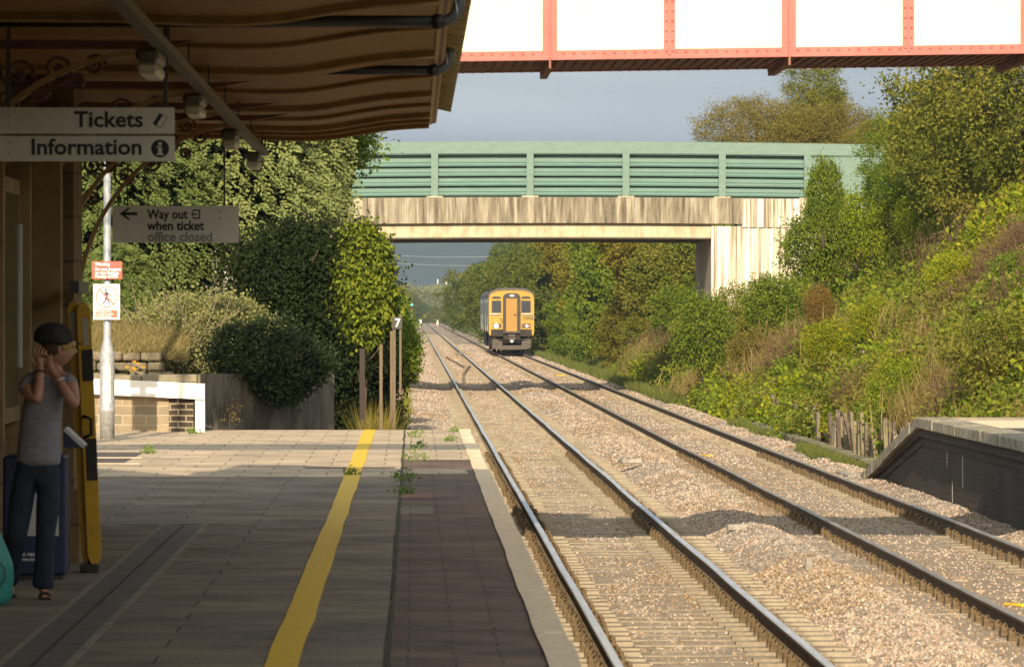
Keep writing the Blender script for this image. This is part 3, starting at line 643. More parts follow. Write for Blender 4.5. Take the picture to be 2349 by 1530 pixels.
for i, y in enumerate([47.42]+ribs):
    big = i % 2 == 0; wd = .022 if big else .016; dp = .04 if big else .025; mb = MB()
    for a, b in zip(xs[:-1], xs[1:]):
        za, zb = soff(a), soff(b); k = dp
        mb.add([(a, y-wd, za-k), (b, y-wd, zb-k), (b, y+wd, zb-k), (a, y+wd, za-k), (a, y-wd, za+.01), (b, y-wd, zb+.01), (b, y+wd, zb+.01), (a, y+wd, za+.01)], [(3, 2, 1, 0), (0, 1, 5, 4), (2, 3, 7, 6)])
    mb.build('rib', m_soffr, CN)
    mb = MB()
    for a, b in zip(xs[:-1], xs[1:]):
        za, zb = soff(a)-dp, soff(b)-dp
        mb.add([(a, y-wd-.012, za-.012), (b, y-wd-.012, zb-.012), (b, y-wd+.012, zb-.012), (a, y-wd+.012, za-.012), (a, y-wd-.012, za), (b, y-wd-.012, zb), (b, y-wd+.012, zb), (a, y-wd+.012, za)], [(3, 2, 1, 0), (0, 1, 5, 4), (2, 3, 7, 6), (4, 5, 6, 7)])
    mb.build('rib_bead', m_trim, CN)
mb = MB(); mb.box(.14, .165, YS_, YE_, 4.225, 4.36); mb.box(.19, .205, YS_, YE_, 4.24, 4.37); mb.build('fascia', m_trim, CN)
mb = MB(); mb.box(.166, .189, YS_, YE_+.01, 4.235, 4.37); mb.build('fascia', m_trimr, CN)
# corrugated sheets running out over the fascia
mb = MB(); y = YS_; n = 0
ysr = np.arange(20, YE_-.3, .06); ed = .335+.0*ysr
for i in range(len(ysr)-1):
    a, b = ysr[i], ysr[i+1]; ph = 2*math.pi/.48
    za, zb = 4.375+.02*math.sin(a*ph), 4.375+.02*math.sin(b*ph)
    # drop sheet: short scalloped lip standing out past the fascia
    mb.add([(.206, a, za), (ed[i], a, za-.03), (ed[i+1], b, zb-.03), (.206, b, zb), (.206, a, za+.012), (ed[i], a, za-.018), (ed[i+1], b, zb-.018), (.206, b, zb+.012)], [(0, 1, 2, 3), (7, 6, 5, 4), (1, 5, 6, 2)])
a = 20
while a < YE_-.4:
    mb.prism([(.206, 4.345), (.335, 4.315), (.335, 4.40), (.206, 4.43)], 'y', a, a+.018); a += .48
mb.build('corrugated_edge', m_corr, CN)
mb = MB(); mb.prism([(.14, 4.37), (.19, 4.44), (-1.4, 4.75), (-2.2, 5.21), (-2.8, 5.21), (-2.8, 4.30), (-1.0, 4.28)], 'y', YS_, YE_-.02); mb.build('roof', m_corr, CN)
def drain(y, x0, z, r, x1=.13):
    mb = MB(); mb.tube([(x0, y, z), (x1, y, z)], r, 12); mb.tube([(x1-.02, y, z), (x1+.03, y, z)], r*1.25, 12)
    o = mb.build('drain_pipe', m_pipe, CN)
    mb = MB(); pts = [(x1+.02+.10*math.sin(t), y, z+.10*(1-math.cos(t))) for t in np.linspace(0, 1.45, 8)]; pts.append((pts[-1][0]+.01, y, z+.2)); mb.tube(pts, r*.95, 12); mb.build('pipe_elbow', m_pipeg, o)
drain(28.9, -2.75, 4.13, .034, .13); drain(35.9, -.9, 4.185, .032, .13); drain(42.6, -2.0, 4.11, .03, -1.55)
# cast iron brackets
m_iron = M('dark red ironwork', (.14, .040, .022), .45, var=.3); m_cream = M('buff bracket edge', (.44, .28, .13), .5, var=.2)
WX = -2.75
def bracket(y, xw, reach, drop, ztop):
    b = thing('canopy_bracket', (xw, y, ztop-drop), '', 'bracket', 'cast iron scroll brackets holding up the canopy')

    mb = MB(); mb.box(xw, xw+.07, y-.025, y+.025, ztop-drop, ztop); mb.prism([(xw+.07, ztop), (xw+reach, ztop-.01), (xw+reach*1.22, ztop+.0), (xw+reach, ztop-.055), (xw+.07, ztop-.055)], 'y', y-.024, y+.024)
    mb.build('frame', m_iron, b)
    arc = [(xw+.05+(reach*.98)*(1-math.cos(t)), ztop-drop+(drop-.07)*math.sin(t)) for t in np.linspace(0.02, 1.5, 18)]
    mb = MB()
    for (x0, z0), (x1, z1) in zip(arc[:-1], arc[1:]):
        d = Vector((x1-x0, z1-z0)).normalized(); n = Vector((-d.y, d.x))*.016
        mb.add([(x0-n.x, y-.035, z0-n.y), (x1-n.x, y-.035, z1-n.y), (x1-n.x, y+.035, z1-n.y), (x0-n.x, y+.035, z0-n.y), (x0+n.x, y-.035, z0+n.y), (x1+n.x, y-.035, z1+n.y), (x1+n.x, y+.035, z1+n.y), (x0+n.x, y+.035, z0+n.y)], [(3, 2, 1, 0), (4, 5, 6, 7), (0, 1, 5, 4), (2, 3, 7, 6), (1, 2, 6, 5), (3, 0, 4, 7)])
    mb.build('curved_edge', m_cream, b)
    # scrolls: flat bars wound in spirals filling the spandrel
    cs = [(.17, .16, .10), (.34, .12, .085), (.52, .10, .07), (.10, .38, .06), (.70, .08, .05), (.28, .27, .07), (.22, .09, .05), (.43, .20, .06), (.61, .16, .035), (.10, .22, .06)]
    for cx, cz, rr in cs:
        mb = MB(); c = (xw+cx*reach/1.0+.03, ztop-.06-cz*drop); pts = []
        for t in np.linspace(0, 2*math.pi*1.6, 26):
            r_ = rr*1.3*(1-t/(2*math.pi*2.0)); pts.append((c[0]+r_*math.cos(t+cx*9), c[1]+r_*math.sin(t+cx*9)))
        for (x0, z0), (x1, z1) in zip(pts[:-1], pts[1:]):
            d = Vector((x1-x0, z1-z0)).normalized(); n = Vector((-d.y, d.x))*.011
            mb.prism([(x0-n.x, z0-n.y), (x1-n.x, z1-n.y), (x1+n.x, z1+n.y), (x0+n.x, z0+n.y)], 'y', y-.015, y+.015)
        mb.disc_y((c[0], c[1]), rr*.28, y-.02, y+.02, 10)
        mb.build('scroll', m_iron, b)
    return b
for y, re, dr, lab in ((30.5, 1.22, 1.1, 'nearest scrolled bracket, partly behind the two row ticket sign'), (35.9, 1.35, 1.35, 'scrolled bracket on the pier, its curve rising past the first lamps'), (39.6, 1.42, 1.45, 'scrolled bracket beyond the pier, seen above the way out sign'), (41.9, 1.44, 1.6, 'farthest scrolled bracket at the corner of the building')):
    b = bracket(y, -2.74, re, dr, 4.11); b['label'] = lab
m_stonew = pave_mat('dim sandstone blocks', (.24, .16, .08), (.19, .125, .065), (.11, .075, .04), .62, .30, .01, vert=True)
m_stoned = M('buff door surround', (.30, .215, .11), .8, var=.3, scale=3)
m_doorw = M('brown door', (.12, .07, .035), .6, var=.3)
m_whitef = M('white window frame', (.6, .6, .6), .5)
m_glassd = M('dark window glass', (.03, .035, .04), .12, spec=.8)
SBd = thing('station_building', (-5, 30, PT), 'dim sandstone station building on the left under the canopy', 'building')
mb = MB(); mb.box(-9, WX, -7, 42.4, PT-.02, 5.2); mb.build('wall', m_stonew, SBd)
mb = MB(); mb.prism([(-9.3, 5.2), (WX-.02, 5.2), (-5.9, 7.6)], 'y', -7.2, 42.6); mb.build('roof', M('slate', (.08, .08, .085), .7, var=.3), SBd)
mb = MB(); mb.box(WX, -2.33, 35.9, 36.8, PT+.5, 4.1); mb.box(WX, -2.29, 35.85, 36.85, PT, PT+.5); mb.build('pier', m_stonew, SBd)
mb = MB(); mb.box(WX, -2.40, 35.60, 35.84, PT+.6, 3.55); mb.box(WX, -2.34, 35.55, 35.86, 3.55, 3.62); mb.build('pilaster', m_stoned, SBd)
mb = MB(); mb.box(WX, -2.62, 32.6, 34.9, PT+1.0, 3.4)
for y0 in (32.55, 34.85): mb.box(WX, -2.55, y0, y0+.12, PT+.9, 3.5)
w1 = mb.build('window', m_stoned, SBd)
mb = MB(); mb.box(-2.62, -2.60, 34.70, 34.84, PT+1.35, PT+2.3); mb.build('window_bar', m_whitef, w1)
mb = MB(); mb.box(-2.62, -2.612, 32.7, 34.66, PT+1.1, 3.3); mb.build('pane', m_glassd, w1)
mb = MB(); mb.box(WX, -2.70, 26.5, 27.6, PT, 3.2); dr = mb.build('door', m_doorw, SBd)
mb = MB(); mb.box(WX, -2.62, 28.6, 30.4, PT+1.0, 2.95); ps = mb.build('notice_board', m_doorw, SBd)
mb = MB(); mb.box(-2.62, -2.615, 28.7, 30.3, PT+1.08, 2.87); mb.build('notice_glass', m_glassd, ps)

# cable trunking with bulkhead lamps
m_trunk = M('grey cable trunking', (.17, .155, .13), .6, var=.25); m_lampb = M('grey lamp body', (.11, .10, .085), .5, var=.3); m_lampg = M('ribbed lamp glass', (.55, .52, .40), .25, spec=.7)
TX, TZ = -1.352, CAMZ+1.43
TK = thing('cable_trunking', (TX, 38, TZ), 'grey cable trunking hung on thin rods below the canopy soffit', 'trunking')
mb = MB(); mb.box(TX-.035, TX+.035, 10, 47.35, TZ-.025, TZ+.025); mb.build('duct', m_trunk, TK)
for y in (24.2, 28.5, 31.0, 34.0, 37.0, 39.8, 42.8, 46.2, 47.0):
    mb = MB(); mb.tube([(TX+.02, y, TZ+.02), (TX+.02, y, 4.14)], .006, 6); mb.build('hanger_rod', m_pipe, TK)
for y, lab in ((28.3, 'nearest bulkhead lamp under the trunking, its ribbed glass glinting'), (34.0, 'second bulkhead lamp under the trunking'), (40.6, 'third bulkhead lamp, close above the dark tree'), (46.4, 'last and smallest bulkhead lamp at the canopy end')):
    t = thing('bulkhead_lamp', (TX-.05, y, TZ-.16), lab, 'lamp', 'lamps hung along the trunking')
    mb = MB(); mb.box(TX-.13, TX-.005, y-.42, y+.42, TZ-.10, TZ-.027, bev=.02); mb.build('lamp_body', m_lampb, t)
    mb = MB()
    for k in range(10):
        ya = y-.40+k*.08; mb.box(TX-.125, TX-.010, ya+.006, ya+.074, TZ-.165, TZ-.101, bev=.018)
    mb.build('lamp_glass', m_lampg, t)

# ------------------------------------------------------------------ hanging signs
m_sign = M('white sign face', (.86, .85, .81), .45, var=.08, scale=4); m_blk = M('black lettering', (.012, .012, .014), .5); m_fade = M('faded lettering', (.24, .24, .23), .6, scale=14, col2=(.38, .38, .37), pos=(.4, .6)); m_bolt = M('bolt', (.3, .3, .28), .5)
DS = 29.0
def sx_(x, d): return (x-949)*d/F
def sz_(y, d): return CAMZ+(715-y)*d/F
TS = thing('hanging_sign', (sx_(200, DS), DS, sz_(373, DS)), 'two row white sign reading Tickets and Information hung under the canopy', 'sign')
tilt = -.012
for (ya, yb, word, sz, tx, ty) in ((248, 308, 'Tickets', .142, 330, 292), (313, 371, 'Information', .142, 328, 355)):
    mb = MB(); x0, x1 = sx_(-60, DS), sx_(401, DS); z1, z0 = sz_(ya, DS), sz_(yb, DS)
    mb.box(x0, x1, DS, DS+.02, z0, z1); o = mb.build('panel', m_sign, TS)
    text(word, sz*.86, m_blk, o, (sx_(tx, DS), DS-.002, sz_(ty, DS)), align='RIGHT', bold=.022, sx=1.07)
    mb = MB(); c = (sx_(368, DS), (z0+z1)/2)
    if word == 'Tickets':
        # a pictogram of two overlapping tickets
        def rr_(cx, cz, w_, h_, a): return [(cx+u*math.cos(a)-v*math.sin(a), cz+u*math.sin(a)+v*math.cos(a)) for u, v in ((-w_, -h_), (w_, -h_), (w_, h_), (-w_, h_))]
        mb.prism(rr_(c[0]-.008, c[1]+.004, .016, .036, -.55), 'y', DS-.0018, DS+.001); mb.build('ticket_symbol', m_blk, o)
        mb = MB(); mb.prism(rr_(c[0]+.010, c[1]-.003, .0165, .036, -.55), 'y', DS-.0026, DS-.002); k = mb.build('ticket_symbol', m_blk, o)
        mb = MB(); mb.prism(rr_(c[0]+.010, c[1]-.003, .0135, .033, -.55), 'y', DS-.0032, DS-.0027); mb.build('ticket_symbol', m_sign, o)
    else:
        mb.disc_y(c, .05, DS-.0018, DS+.001, 28); mb.build('information_symbol', m_blk, o)
        mb = MB(); mb.box(c[0]-.010, c[0]+.010, DS-.0026, DS-.002, c[1]-.032, c[1]+.012); mb.box(c[0]-.019, c[0]+.010, DS-.0026, DS-.002, c[1]+.004, c[1]+.013); mb.box(c[0]-.020, c[0]+.020, DS-.0026, DS-.002, c[1]-.036, c[1]-.028); mb.disc_y((c[0], c[1]+.027), .010, DS-.0026, DS-.002, 12); mb.build('information_symbol', m_sign, o)
    for zz in (.3, .7):
        mb = MB(); mb.disc_y((sx_(22, DS), z0+(z1-z0)*zz), .005, DS-.004, DS, 8); mb.build('bolt', m_bolt, o)
for x in (20, 380):
    mb = MB(); mb.box(sx_(x, DS)-.012, sx_(x, DS)+.012, DS+.021, DS+.035, sz_(371, DS), 4.12); mb.build('hanger_strap', m_pipe, TS)
DW = 43.5
WS = thing('hanging_sign', (sx_(404, DW), DW, sz_(556, DW)), 'white sign reading Way out when ticket office closed with a left arrow', 'sign')
mb = MB(); mb.box(sx_(259, DW), sx_(548, DW), DW, DW+.02, sz_(557, DW), sz_(473, DW)); wp = mb.build('panel', m_sign, WS)
u = DW/F
text('Way out', 24.5*u*1.22, m_blk, wp, (sx_(339, DW), DW-.002, sz_(502, DW)), bold=.025, sx=.86)
text('when ticket', 24.5*u*1.22, m_blk, wp, (sx_(339, DW), DW-.002, sz_(528, DW)), bold=.025, sx=.91)
text('office closed', 24.5*u*1.22, m_fade, wp, (sx_(339, DW), DW-.002, sz_(553.5, DW)), bold=.025, sx=.99)
mb = MB(); ay = sz_(491, DW); ax = sx_(275, DW)
mb.prism([(ax, ay), (ax+20*u, ay+14*u), (ax+26*u, ay+14*u), (ax+14*u, ay+3.5*u), (ax+14*u, ay-3.5*u), (ax+26*u, ay-14*u), (ax+20*u, ay-14*u)], 'y', DW-.002, DW+.001); mb.box(ax+10*u, ax+41*u, DW-.0026, DW-.002, ay-3.5*u, ay+3.5*u); mb.build('arrow', m_blk, wp)
mb = MB(); ex, ez = sx_(450, DW), sz_(492, DW)
for a, b, c, d in ((-7, 9.5, 7.5, 10.5), (-7, 9.5, -10.5, -7.5), (6.5, 9.5, -7.5, 7.5), (-7, -4, 5, 7.5), (-7, -4, -7.5, -5), (-7, 3, -1.5, 1.5)): mb.box(ex+a*u, ex+b*u, DW-.0022, DW+.001, ez+c*u, ez+d*u)
mb.prism([(ex-12*u, ez), (ex-6*u, ez+4.5*u), (ex-6*u, ez-4.5*u)], 'y', DW-.0026, DW-.0023); mb.build('exit_symbol', m_blk, wp)
for x in (293, 515):
    mb = MB(); mb.tube([(sx_(x, DW), DW+.01, sz_(474, DW)), (sx_(x, DW), DW+.01, 4.13)], .009 if x > 400 else .006, 6); mb.build('hanger_rod', m_pipe, WS)
for xx, yy in ((505, 487), (505, 501)):
    mb = MB(); mb.disc_y((sx_(xx, DW), sz_(yy, DW)), .006, DW-.004, DW, 8); mb.build('bolt', m_blk, wp)

# ------------------------------------------------------------------ lamp column with warning signs
m_galv = M('galvanised steel', (.46, .47, .48), .42, scale=14, col2=(.30, .31, .33), metal=.35, bump=.1)
DP = 71.0; u = DP/F; px = sx_(247, DP); zb = PT
LP = thing('lamp_column', (px, DP, zb), 'galvanised lamp column with a thick base standing at the platform end', 'lamp post')
mb = MB(); r0, r1 = 17*u, 9.0*u; px0 = px
mb.lathe([(r0*.98, zb), (r0*.98, sz_(948, DP)), (r0*1.07, sz_(946, DP)), (r0*1.07, sz_(936, DP)), (r0, sz_(933, DP)), (r0, sz_(815, DP)), (r0*.98, sz_(812, DP)), (r1*1.15, sz_(784, DP)), (r1, sz_(776, DP)), (r1*.85, 5.8)], (px, DP), 28); mb.build('column', m_galv, LP)
mb = MB(); mb.tube([(px, DP, 5.8), (px+.1, DP, 5.95), (px+.5, DP, 6.0)], .035, 8); mb.build('arm', m_galv, LP)
mb = MB(); mb.box(px+.45, px+1.0, DP-.1, DP+.1, 5.92, 6.05, bev=.03); mb.build('lantern', m_lampb, LP)
mb = MB(); mb.box(px-.05, px+.05, DP-r0-.004, DP-r0+.02, sz_(925, DP), sz_(840, DP)); mb.build('hatch', m_galv, LP)
m_redS = M('red sign face', (.62, .075, .05), .5, var=.1); m_wht = M('white sign lettering', (.85, .85, .83), .5); m_wsgn = M('white enamel sign', (.80, .80, .80), .4); m_pic = M('dark pictogram', (.02, .02, .05), .5); m_ring = M('faded red ring', (.60, .11, .06), .5)
dd = DP-.13
RS = thing('warning_sign', (px, dd, sz_(640, DP)), 'small red sign with white trespass warning clamped to the lamp column', 'sign')
mb = MB(); mb.box(sx_(212, dd), sx_(281, dd), dd, dd+.012, sz_(640, dd), sz_(600, dd)); rp_ = mb.build('panel', m_redS, RS)
for s, yy, q in (('Warning', 610, 9), ('Do not trespass', 621.5, 8.6), ('on the Railway', 630, 8.6), ('Penalty £1000', 638, 8.6)):
    text(s, q*u*1.12, m_wht, rp_, (sx_(219, dd), dd-.002, sz_(yy-.5, dd)), bold=.03, sx=.95)
mb = MB(); mb.box(px-.06, px+.06, dd+.012, DP-.05, sz_(622, dd), sz_(618, dd)); mb.build('clamp', m_galv, RS)
NS = thing('prohibition_sign', (px, dd, sz_(733, DP)), 'white sign with struck out walking figure in a red ring on the lamp column', 'sign')
mb = MB(); mb.box(sx_(215, dd), sx_(276, dd), dd, dd+.012, sz_(733, dd), sz_(652, dd)); np_ = mb.build('panel', m_wsgn, NS)
c = (sx_(245.5, dd), sz_(681, dd)); mb = MB(); mb.ring_y(c, 22.5*u, 25*u, dd-.003, dd+.001)
a = R(-45); mt = Matrix.Translation((c[0], 0, c[1])) @ Matrix.Rotation(R(45), 4, 'Y'); mb.box(-23*u, 23*u, dd-.006, dd-.0045, -1.6*u, 1.6*u, mt); mb.build('prohibition_ring', m_ring, np_)
mb = MB(); q = lambda x, y: (c[0]+x*u, c[1]+y*u); y0, y1 = dd-.0042, dd-.0032
mb.disc_y(q(-2, 15), 2.6*u, y0, y1, 14)
mb.prism([q(-4, 11), q(0, 12), (c[0]+4*u, c[1]+9*u), q(3, 1), q(4, -4), q(-3, -3), q(-3.5, 3)], 'y', y0, y1)
mb.prism([q(3, -3), q(6.5, -11), q(8.5, -18), q(6, -19), q(3.5, -11), q(-1, -4)], 'y', y0+.0002, y1); mb.prism([q(-3, -2), q(1, -4), q(-3, -11), q(-8, -17), q(-10.5, -15.5), q(-5.5, -10)], 'y', y0+.0003, y1-.0001)
mb.prism([q(2, 11), q(6, 7), q(10, 4), q(11, -2), q(9.5, -2.5), q(8, 3), q(3, 6)], 'y', y0+.0001, y1); mb.prism([q(-4, 10), q(-6, 4), q(-9, 2), q(-8.5, .8), q(-4.5, 3), q(-2, 8)], 'y', y0+.0004, y1); mb.build('walking_figure', m_pic, np_)
mb = MB(); mb.box(sx_(220, dd), sx_(270, dd), dd-.003, dd+.001, sz_(729, dd), sz_(711, dd)); rb = mb.build('red_panel', m_ring, np_)
for s, yy in (('Passengers must', 716.5), ('not pass this point', 722), ('or cross the line', 727.5)): text(s, 5.4*u, m_wht, rb, (sx_(222, dd), dd-.005, sz_(yy, dd)), bold=.03, sx=.95)
mb = MB(); mb.box(px-.06, px+.06, dd+.012, DP-.05, sz_(700, dd), sz_(696, dd)); mb.build('clamp', m_galv, NS)

# ------------------------------------------------------------------ yellow folded ramp leaning at the pier
m_ry = M('yellow ramp paint', (.58, .33, .015), .5, var=.15, scale=5); m_rb = M('black ramp grip', (.03, .028, .025), .7, var=.4, scale=20); m_lab = M('label paper', (.45, .42, .36), .6)
DR_ = 34.6; u = DR_/F
YR_ = thing('folding_ramp', (sx_(207, DR_), DR_, PT), 'tall yellow folded boarding ramp with black bands leaning by the pier', 'ramp')
def slat(xt, yt, xb, yb, w_, dy, name, mat, parent, t0=0, t1=1, ext=0, tip=True):
    """sloping board from (xt,yt) top to (xb,yb) bottom in photo pixels; a portion t0..t1 of it"""
    top = P(xt, yt, DR_); bot = P(xb, yb, DR_); a = top.lerp(bot, t0); b = top.lerp(bot, t1); d = (b-a).normalized(); n = Vector((d.z, 0, -d.x)); n = n if n.x > 0 else -n
    mb = MB(); h = w_/2+ext; y0, y1 = DR_+dy-ext, DR_+dy+.05+ext
    if tip and t0 == 0 and t1 == 1: poly = [a-n*h*.45, a+n*h*.45, a+n*h+d*.05, b+n*h-d*.05, b+n*h*.45, b-n*h*.45, b-n*h-d*.05, a-n*h+d*.05]
    else: poly = [a-n*h, a+n*h, b+n*h, b-n*h]
    mb.prism([(p.x, p.z) for p in poly], 'y', y0, y1); return mb.build(name, mat, parent)
s1 = slat(170, 692, 204, 1292, .092, .02, 'ramp_panel', m_ry, YR_); s2 = slat(193, 694, 220, 1292, .088, -.06, 'ramp_panel', m_ry, YR_)
mb = MB(); mb.prism([(P(180, 700, DR_).x, P(0, 700, DR_).z), (P(192, 700, DR_).x, P(0, 700, DR_).z), (P(216, 1290, DR_).x, P(0, 1290, DR_).z), (P(203, 1290, DR_).x, P(0, 1290, DR_).z)], 'y', DR_-.008, DR_+.018); mb.build('hinge_strip', m_rb, YR_)
for t0, t1 in ((.18, .30), (.52, .68)): slat(197, 694, 222, 1292, .066, -.06, 'grip_band', m_rb, s2, t0, t1, .003)
slat(168, 692, 204, 1292, .038, .02, 'label_strip', m_lab, s1, .04, .12, .003); slat(196, 694, 223, 1292, .03, -.06, 'label_strip', m_lab, s2, .06, .165, .003); slat(171, 692, 207, 1292, .03, .02, 'label_strip', m_lab, s1, .84, .93, .003)
mb = MB(); hx, hz = P(203, 978, DR_).x, P(203, 978, DR_).z; mb.tube([(hx-.02, DR_-.06, hz+.07), (hx-.02, DR_-.11, hz+.07), (hx+.03, DR_-.125, hz+.05), (hx+.03, DR_-.125, hz-.05), (hx-.02, DR_-.11, hz-.07), (hx-.02, DR_-.06, hz-.07)], .012, 8); mb.build('handle', m_rb, s2)
mb = MB(); mb.box(P(186, 0, DR_).x, P(228, 0, DR_).x, DR_-.08, DR_+.10, PT, PT+.06, bev=.008); mb.build('foot', m_rb, YR_)
mb = MB(); mb.box(P(158, 0, DR_).x, P(180, 0, DR_).x, DR_+.1, DR_+1.1, P(0, 672, DR_).z, P(0, 645, DR_).z); tag(mb.build('wall_bracket', m_pipe, None, P(165, 660, DR_)), 'dark angled bracket on the pier above the yellow ramp', 'bracket')

# ------------------------------------------------------------------ recycling bin and carrier bag
m_navy = M('navy blue bin', (.014, .022, .085), .45, var=.15); m_paper = M('white paper', (.60, .60, .60), .6, var=.1)
DB = 33.6
RB_ = thing('recycling_bin', (P(80, 0, DB).x, DB+.25, PT), 'navy recycling bin against the wall behind the woman', 'bin')
xa, xb = P(8, 0, DB).x, P(150, 0, DB).x
mb = MB(); mb.box(xa, xb, DB, DB+.5, PT+.03, P(0, 1045, DB).z, bev=.015); bb = mb.build('bin_body', m_navy, RB_)
mb = MB(); mb.box(xa+.02, xb-.02, DB+.02, DB+.48, PT, PT+.03); mb.build('base', m_pipe, RB_)
mb = MB(); mb.box(P(60, 0, DB).x, P(136, 0, DB).x, DB-.003, DB+.001, P(0, 1228, DB).z, P(0, 1130, DB).z); mb.build('white_panel', m_paper, bb)
text('please recycle', .040, m_wht, bb, (P(24, 0, DB).x, DB-.003, P(0, 1274, DB).z), bold=.02); text('www.me', .034, m_wht, bb, (P(40, 0, DB).x, DB-.003, P(0, 1285, DB).z), bold=.02)
DD_ = 33.3
LF = thing('leaflet_tray', (P(165, 0, DD_).x, DD_, P(0, 1028, DD_).z), 'open navy and white leaflet tray jutting from the bin beside the woman', 'tray')
a, b, c = P(146, 986, DD_), P(190, 1027, DD_), P(147, 1026, DD_)
mb = MB(); mb.prism([(a.x, a.z), (b.x, b.z), (c.x, c.z)], 'y', DD_, DD_+.30); mb.build('tray_side', m_navy, LF)
mb = MB(); n = Vector((-(b.z-a.z), 0, (b.x-a.x))).normalized()*.022; mb.prism([(a.x, a.z), (b.x, b.z), (b.x+n.x, b.z+n.z), (a.x+n.x, a.z+n.z)], 'y', DD_-.01, DD_+.31); mb.build('tray_top', m_paper, LF)
m_bag = M('turquoise plastic bag', (.045, .33, .31), .4, scale=9, col2=(.03, .24, .24), bump=.5, bscale=18); m_emb = M('dark bag emblem', (.01, .06, .07), .5)
DG_ = 30.6; bx = P(-22, 0, DG_).x
BG = thing('carrier_bag', (bx, DG_, PT), 'full turquoise plastic carrier bag at the left edge of the photo', 'bag')
mb = MB(); prof = [(.03, PT+.001), (.10, PT+.012), (.128, PT+.07), (.135, PT+.16), (.130, PT+.25), (.108, PT+.33), (.075, PT+.40), (.05, PT+.45), (.03, PT+.465)]
mb.lathe(prof, (bx, DG_), 36); o = mb.build('bag_body', m_bag, BG)
for v in o.data.vertices:
    a_ = math.atan2(v.co.y, v.co.x); k = 1+.05*math.sin(5*a_+v.co.z*12)+.035*math.sin(11*a_-v.co.z*20); v.co.x *= k; v.co.y *= k*.75
mb = MB()
for s in (-1, 1): mb.tube([(bx-.05, DG_+s*.03, PT+.44), (bx-.04, DG_+s*.03, PT+.56), (bx+.0, DG_+s*.03, PT+.60), (bx+.04, DG_+s*.03, PT+.56), (bx+.05, DG_+s*.03, PT+.44)], .007, 6)
mb.build('bag_handle', m_bag, BG)
mb = MB(); cx, cz = bx+.03, PT+.19
for k in range(24):
    a0, a1 = 2*math.pi*k/24, 2*math.pi*(k+1)/24
    for r_, rr2 in ((.075, .083),):
        mb.add([(cx+q*math.cos(t)*.85, DG_-.75*.142*math.sqrt(max(.05, 1-((cx+q*math.cos(t)*.85-bx)/.145)**2))-.006, cz+q*math.sin(t)) for q, t in ((r_, a0), (rr2, a0), (rr2, a1), (r_, a1))], [(0, 1, 2, 3)])
for dx_ in (-.02, .02): mb.add([(cx+dx_-.004+q, DG_-.75*.142*math.sqrt(1-((cx+dx_+q-bx)/.145)**2)-.006, cz+z_) for q, z_ in ((-.01, -.05), (.0, -.05), (.01, .05), (.0, .05))], [(0, 1, 2, 3)])
mb.build('bag_emblem', m_emb, BG)

# ================================================================== PERSON
DPn = 31.4; up_ = DPn/F
def W(x, y, dy=0.0): return Vector(((x-949)*up_, DPn+dy, CAMZ+(715-y)*up_))
def skin(name, nodes, edges, mat, parent, sub=2, smooth=True, root=0, link=True, extra=None):
    """nodes: list of (Vector, rx, ry); one continuous skinned surface baked to a mesh"""
    me = bpy.data.meshes.new(name); me.from_pydata([n[0] for n in nodes], edges, []); me.update()
    o = bpy.data.objects.new(name, me); COL.objects.link(o)
    sk = o.modifiers.new('skin', 'SKIN'); sk.use_smooth_shade = True; sk.branch_smoothing = .4
    if not me.skin_vertices: pass
    for i, n in enumerate(nodes): me.skin_vertices[0].data[i].radius = (n[1], n[2])
    me.skin_vertices[0].data[root].use_root = True
    sb = o.modifiers.new('sub', 'SUBSURF'); sb.levels = sub; sb.render_levels = sub
    dg = bpy.context.evaluated_depsgraph_get(); m2 = bpy.data.meshes.new_from_object(o.evaluated_get(dg)); bpy.data.objects.remove(o)
    bm = bmesh.new(); bm.from_mesh(m2)
    if extra:
        for em, mi in extra:
            b2 = bmesh.new(); b2.from_mesh(em); vs = [bm.verts.new(v.co) for v in b2.verts]; b2.verts.index_update()
            for f in b2.faces:
                nf = bm.faces.new([vs[v.index] for v in f.verts]); nf.smooth = True
            b2.free()
    off = origin_of(parent)
    for v in bm.verts: v.co -= off
    for f in bm.faces: f.smooth = True
    bm.to_mesh(m2); bm.free(); m2.name = name; m2.materials.clear(); m2.materials.append(mat)
    o = bpy.data.objects.new(name, m2); COL.objects.link(o); o.parent = parent
    return o
m_skin = M('skin', (.50, .26, .18), .5, var=.08, scale=8); m_jean = M('dark blue denim', (.025, .04, .065), .85, scale=9, col2=(.014, .024, .042), bump=1.0, bscale=9)
m_tee = M('grey marl tee shirt', (.29, .285, .33), .9, scale=18, col2=(.24, .235, .275), bump=1.0, bscale=5, stretch=(1.4, 1.4, 2.2))
m_cap = M('black cap cloth', (.016, .015, .016), .8, scale=9, col2=(.04, .038, .036), bump=1.0, bscale=9); m_hair = M('blond hair', (.55, .36, .13), .6, var=.4, scale=40, stretch=(1, 1, 5)); m_hair2 = M('brown hair', (.09, .05, .025), .6, var=.4, scale=30)
m_silver = M('silver bracelet', (.6, .6, .6), .3, metal=.9); m_sand = M('dark sandal', (.03, .02, .015), .6); m_eye = M('dark eye', (.03, .02, .015), .3)
PE = thing('person', W(98, 1371), 'woman in grey tee shirt, jeans and black cap holding both hands behind her head', 'person')
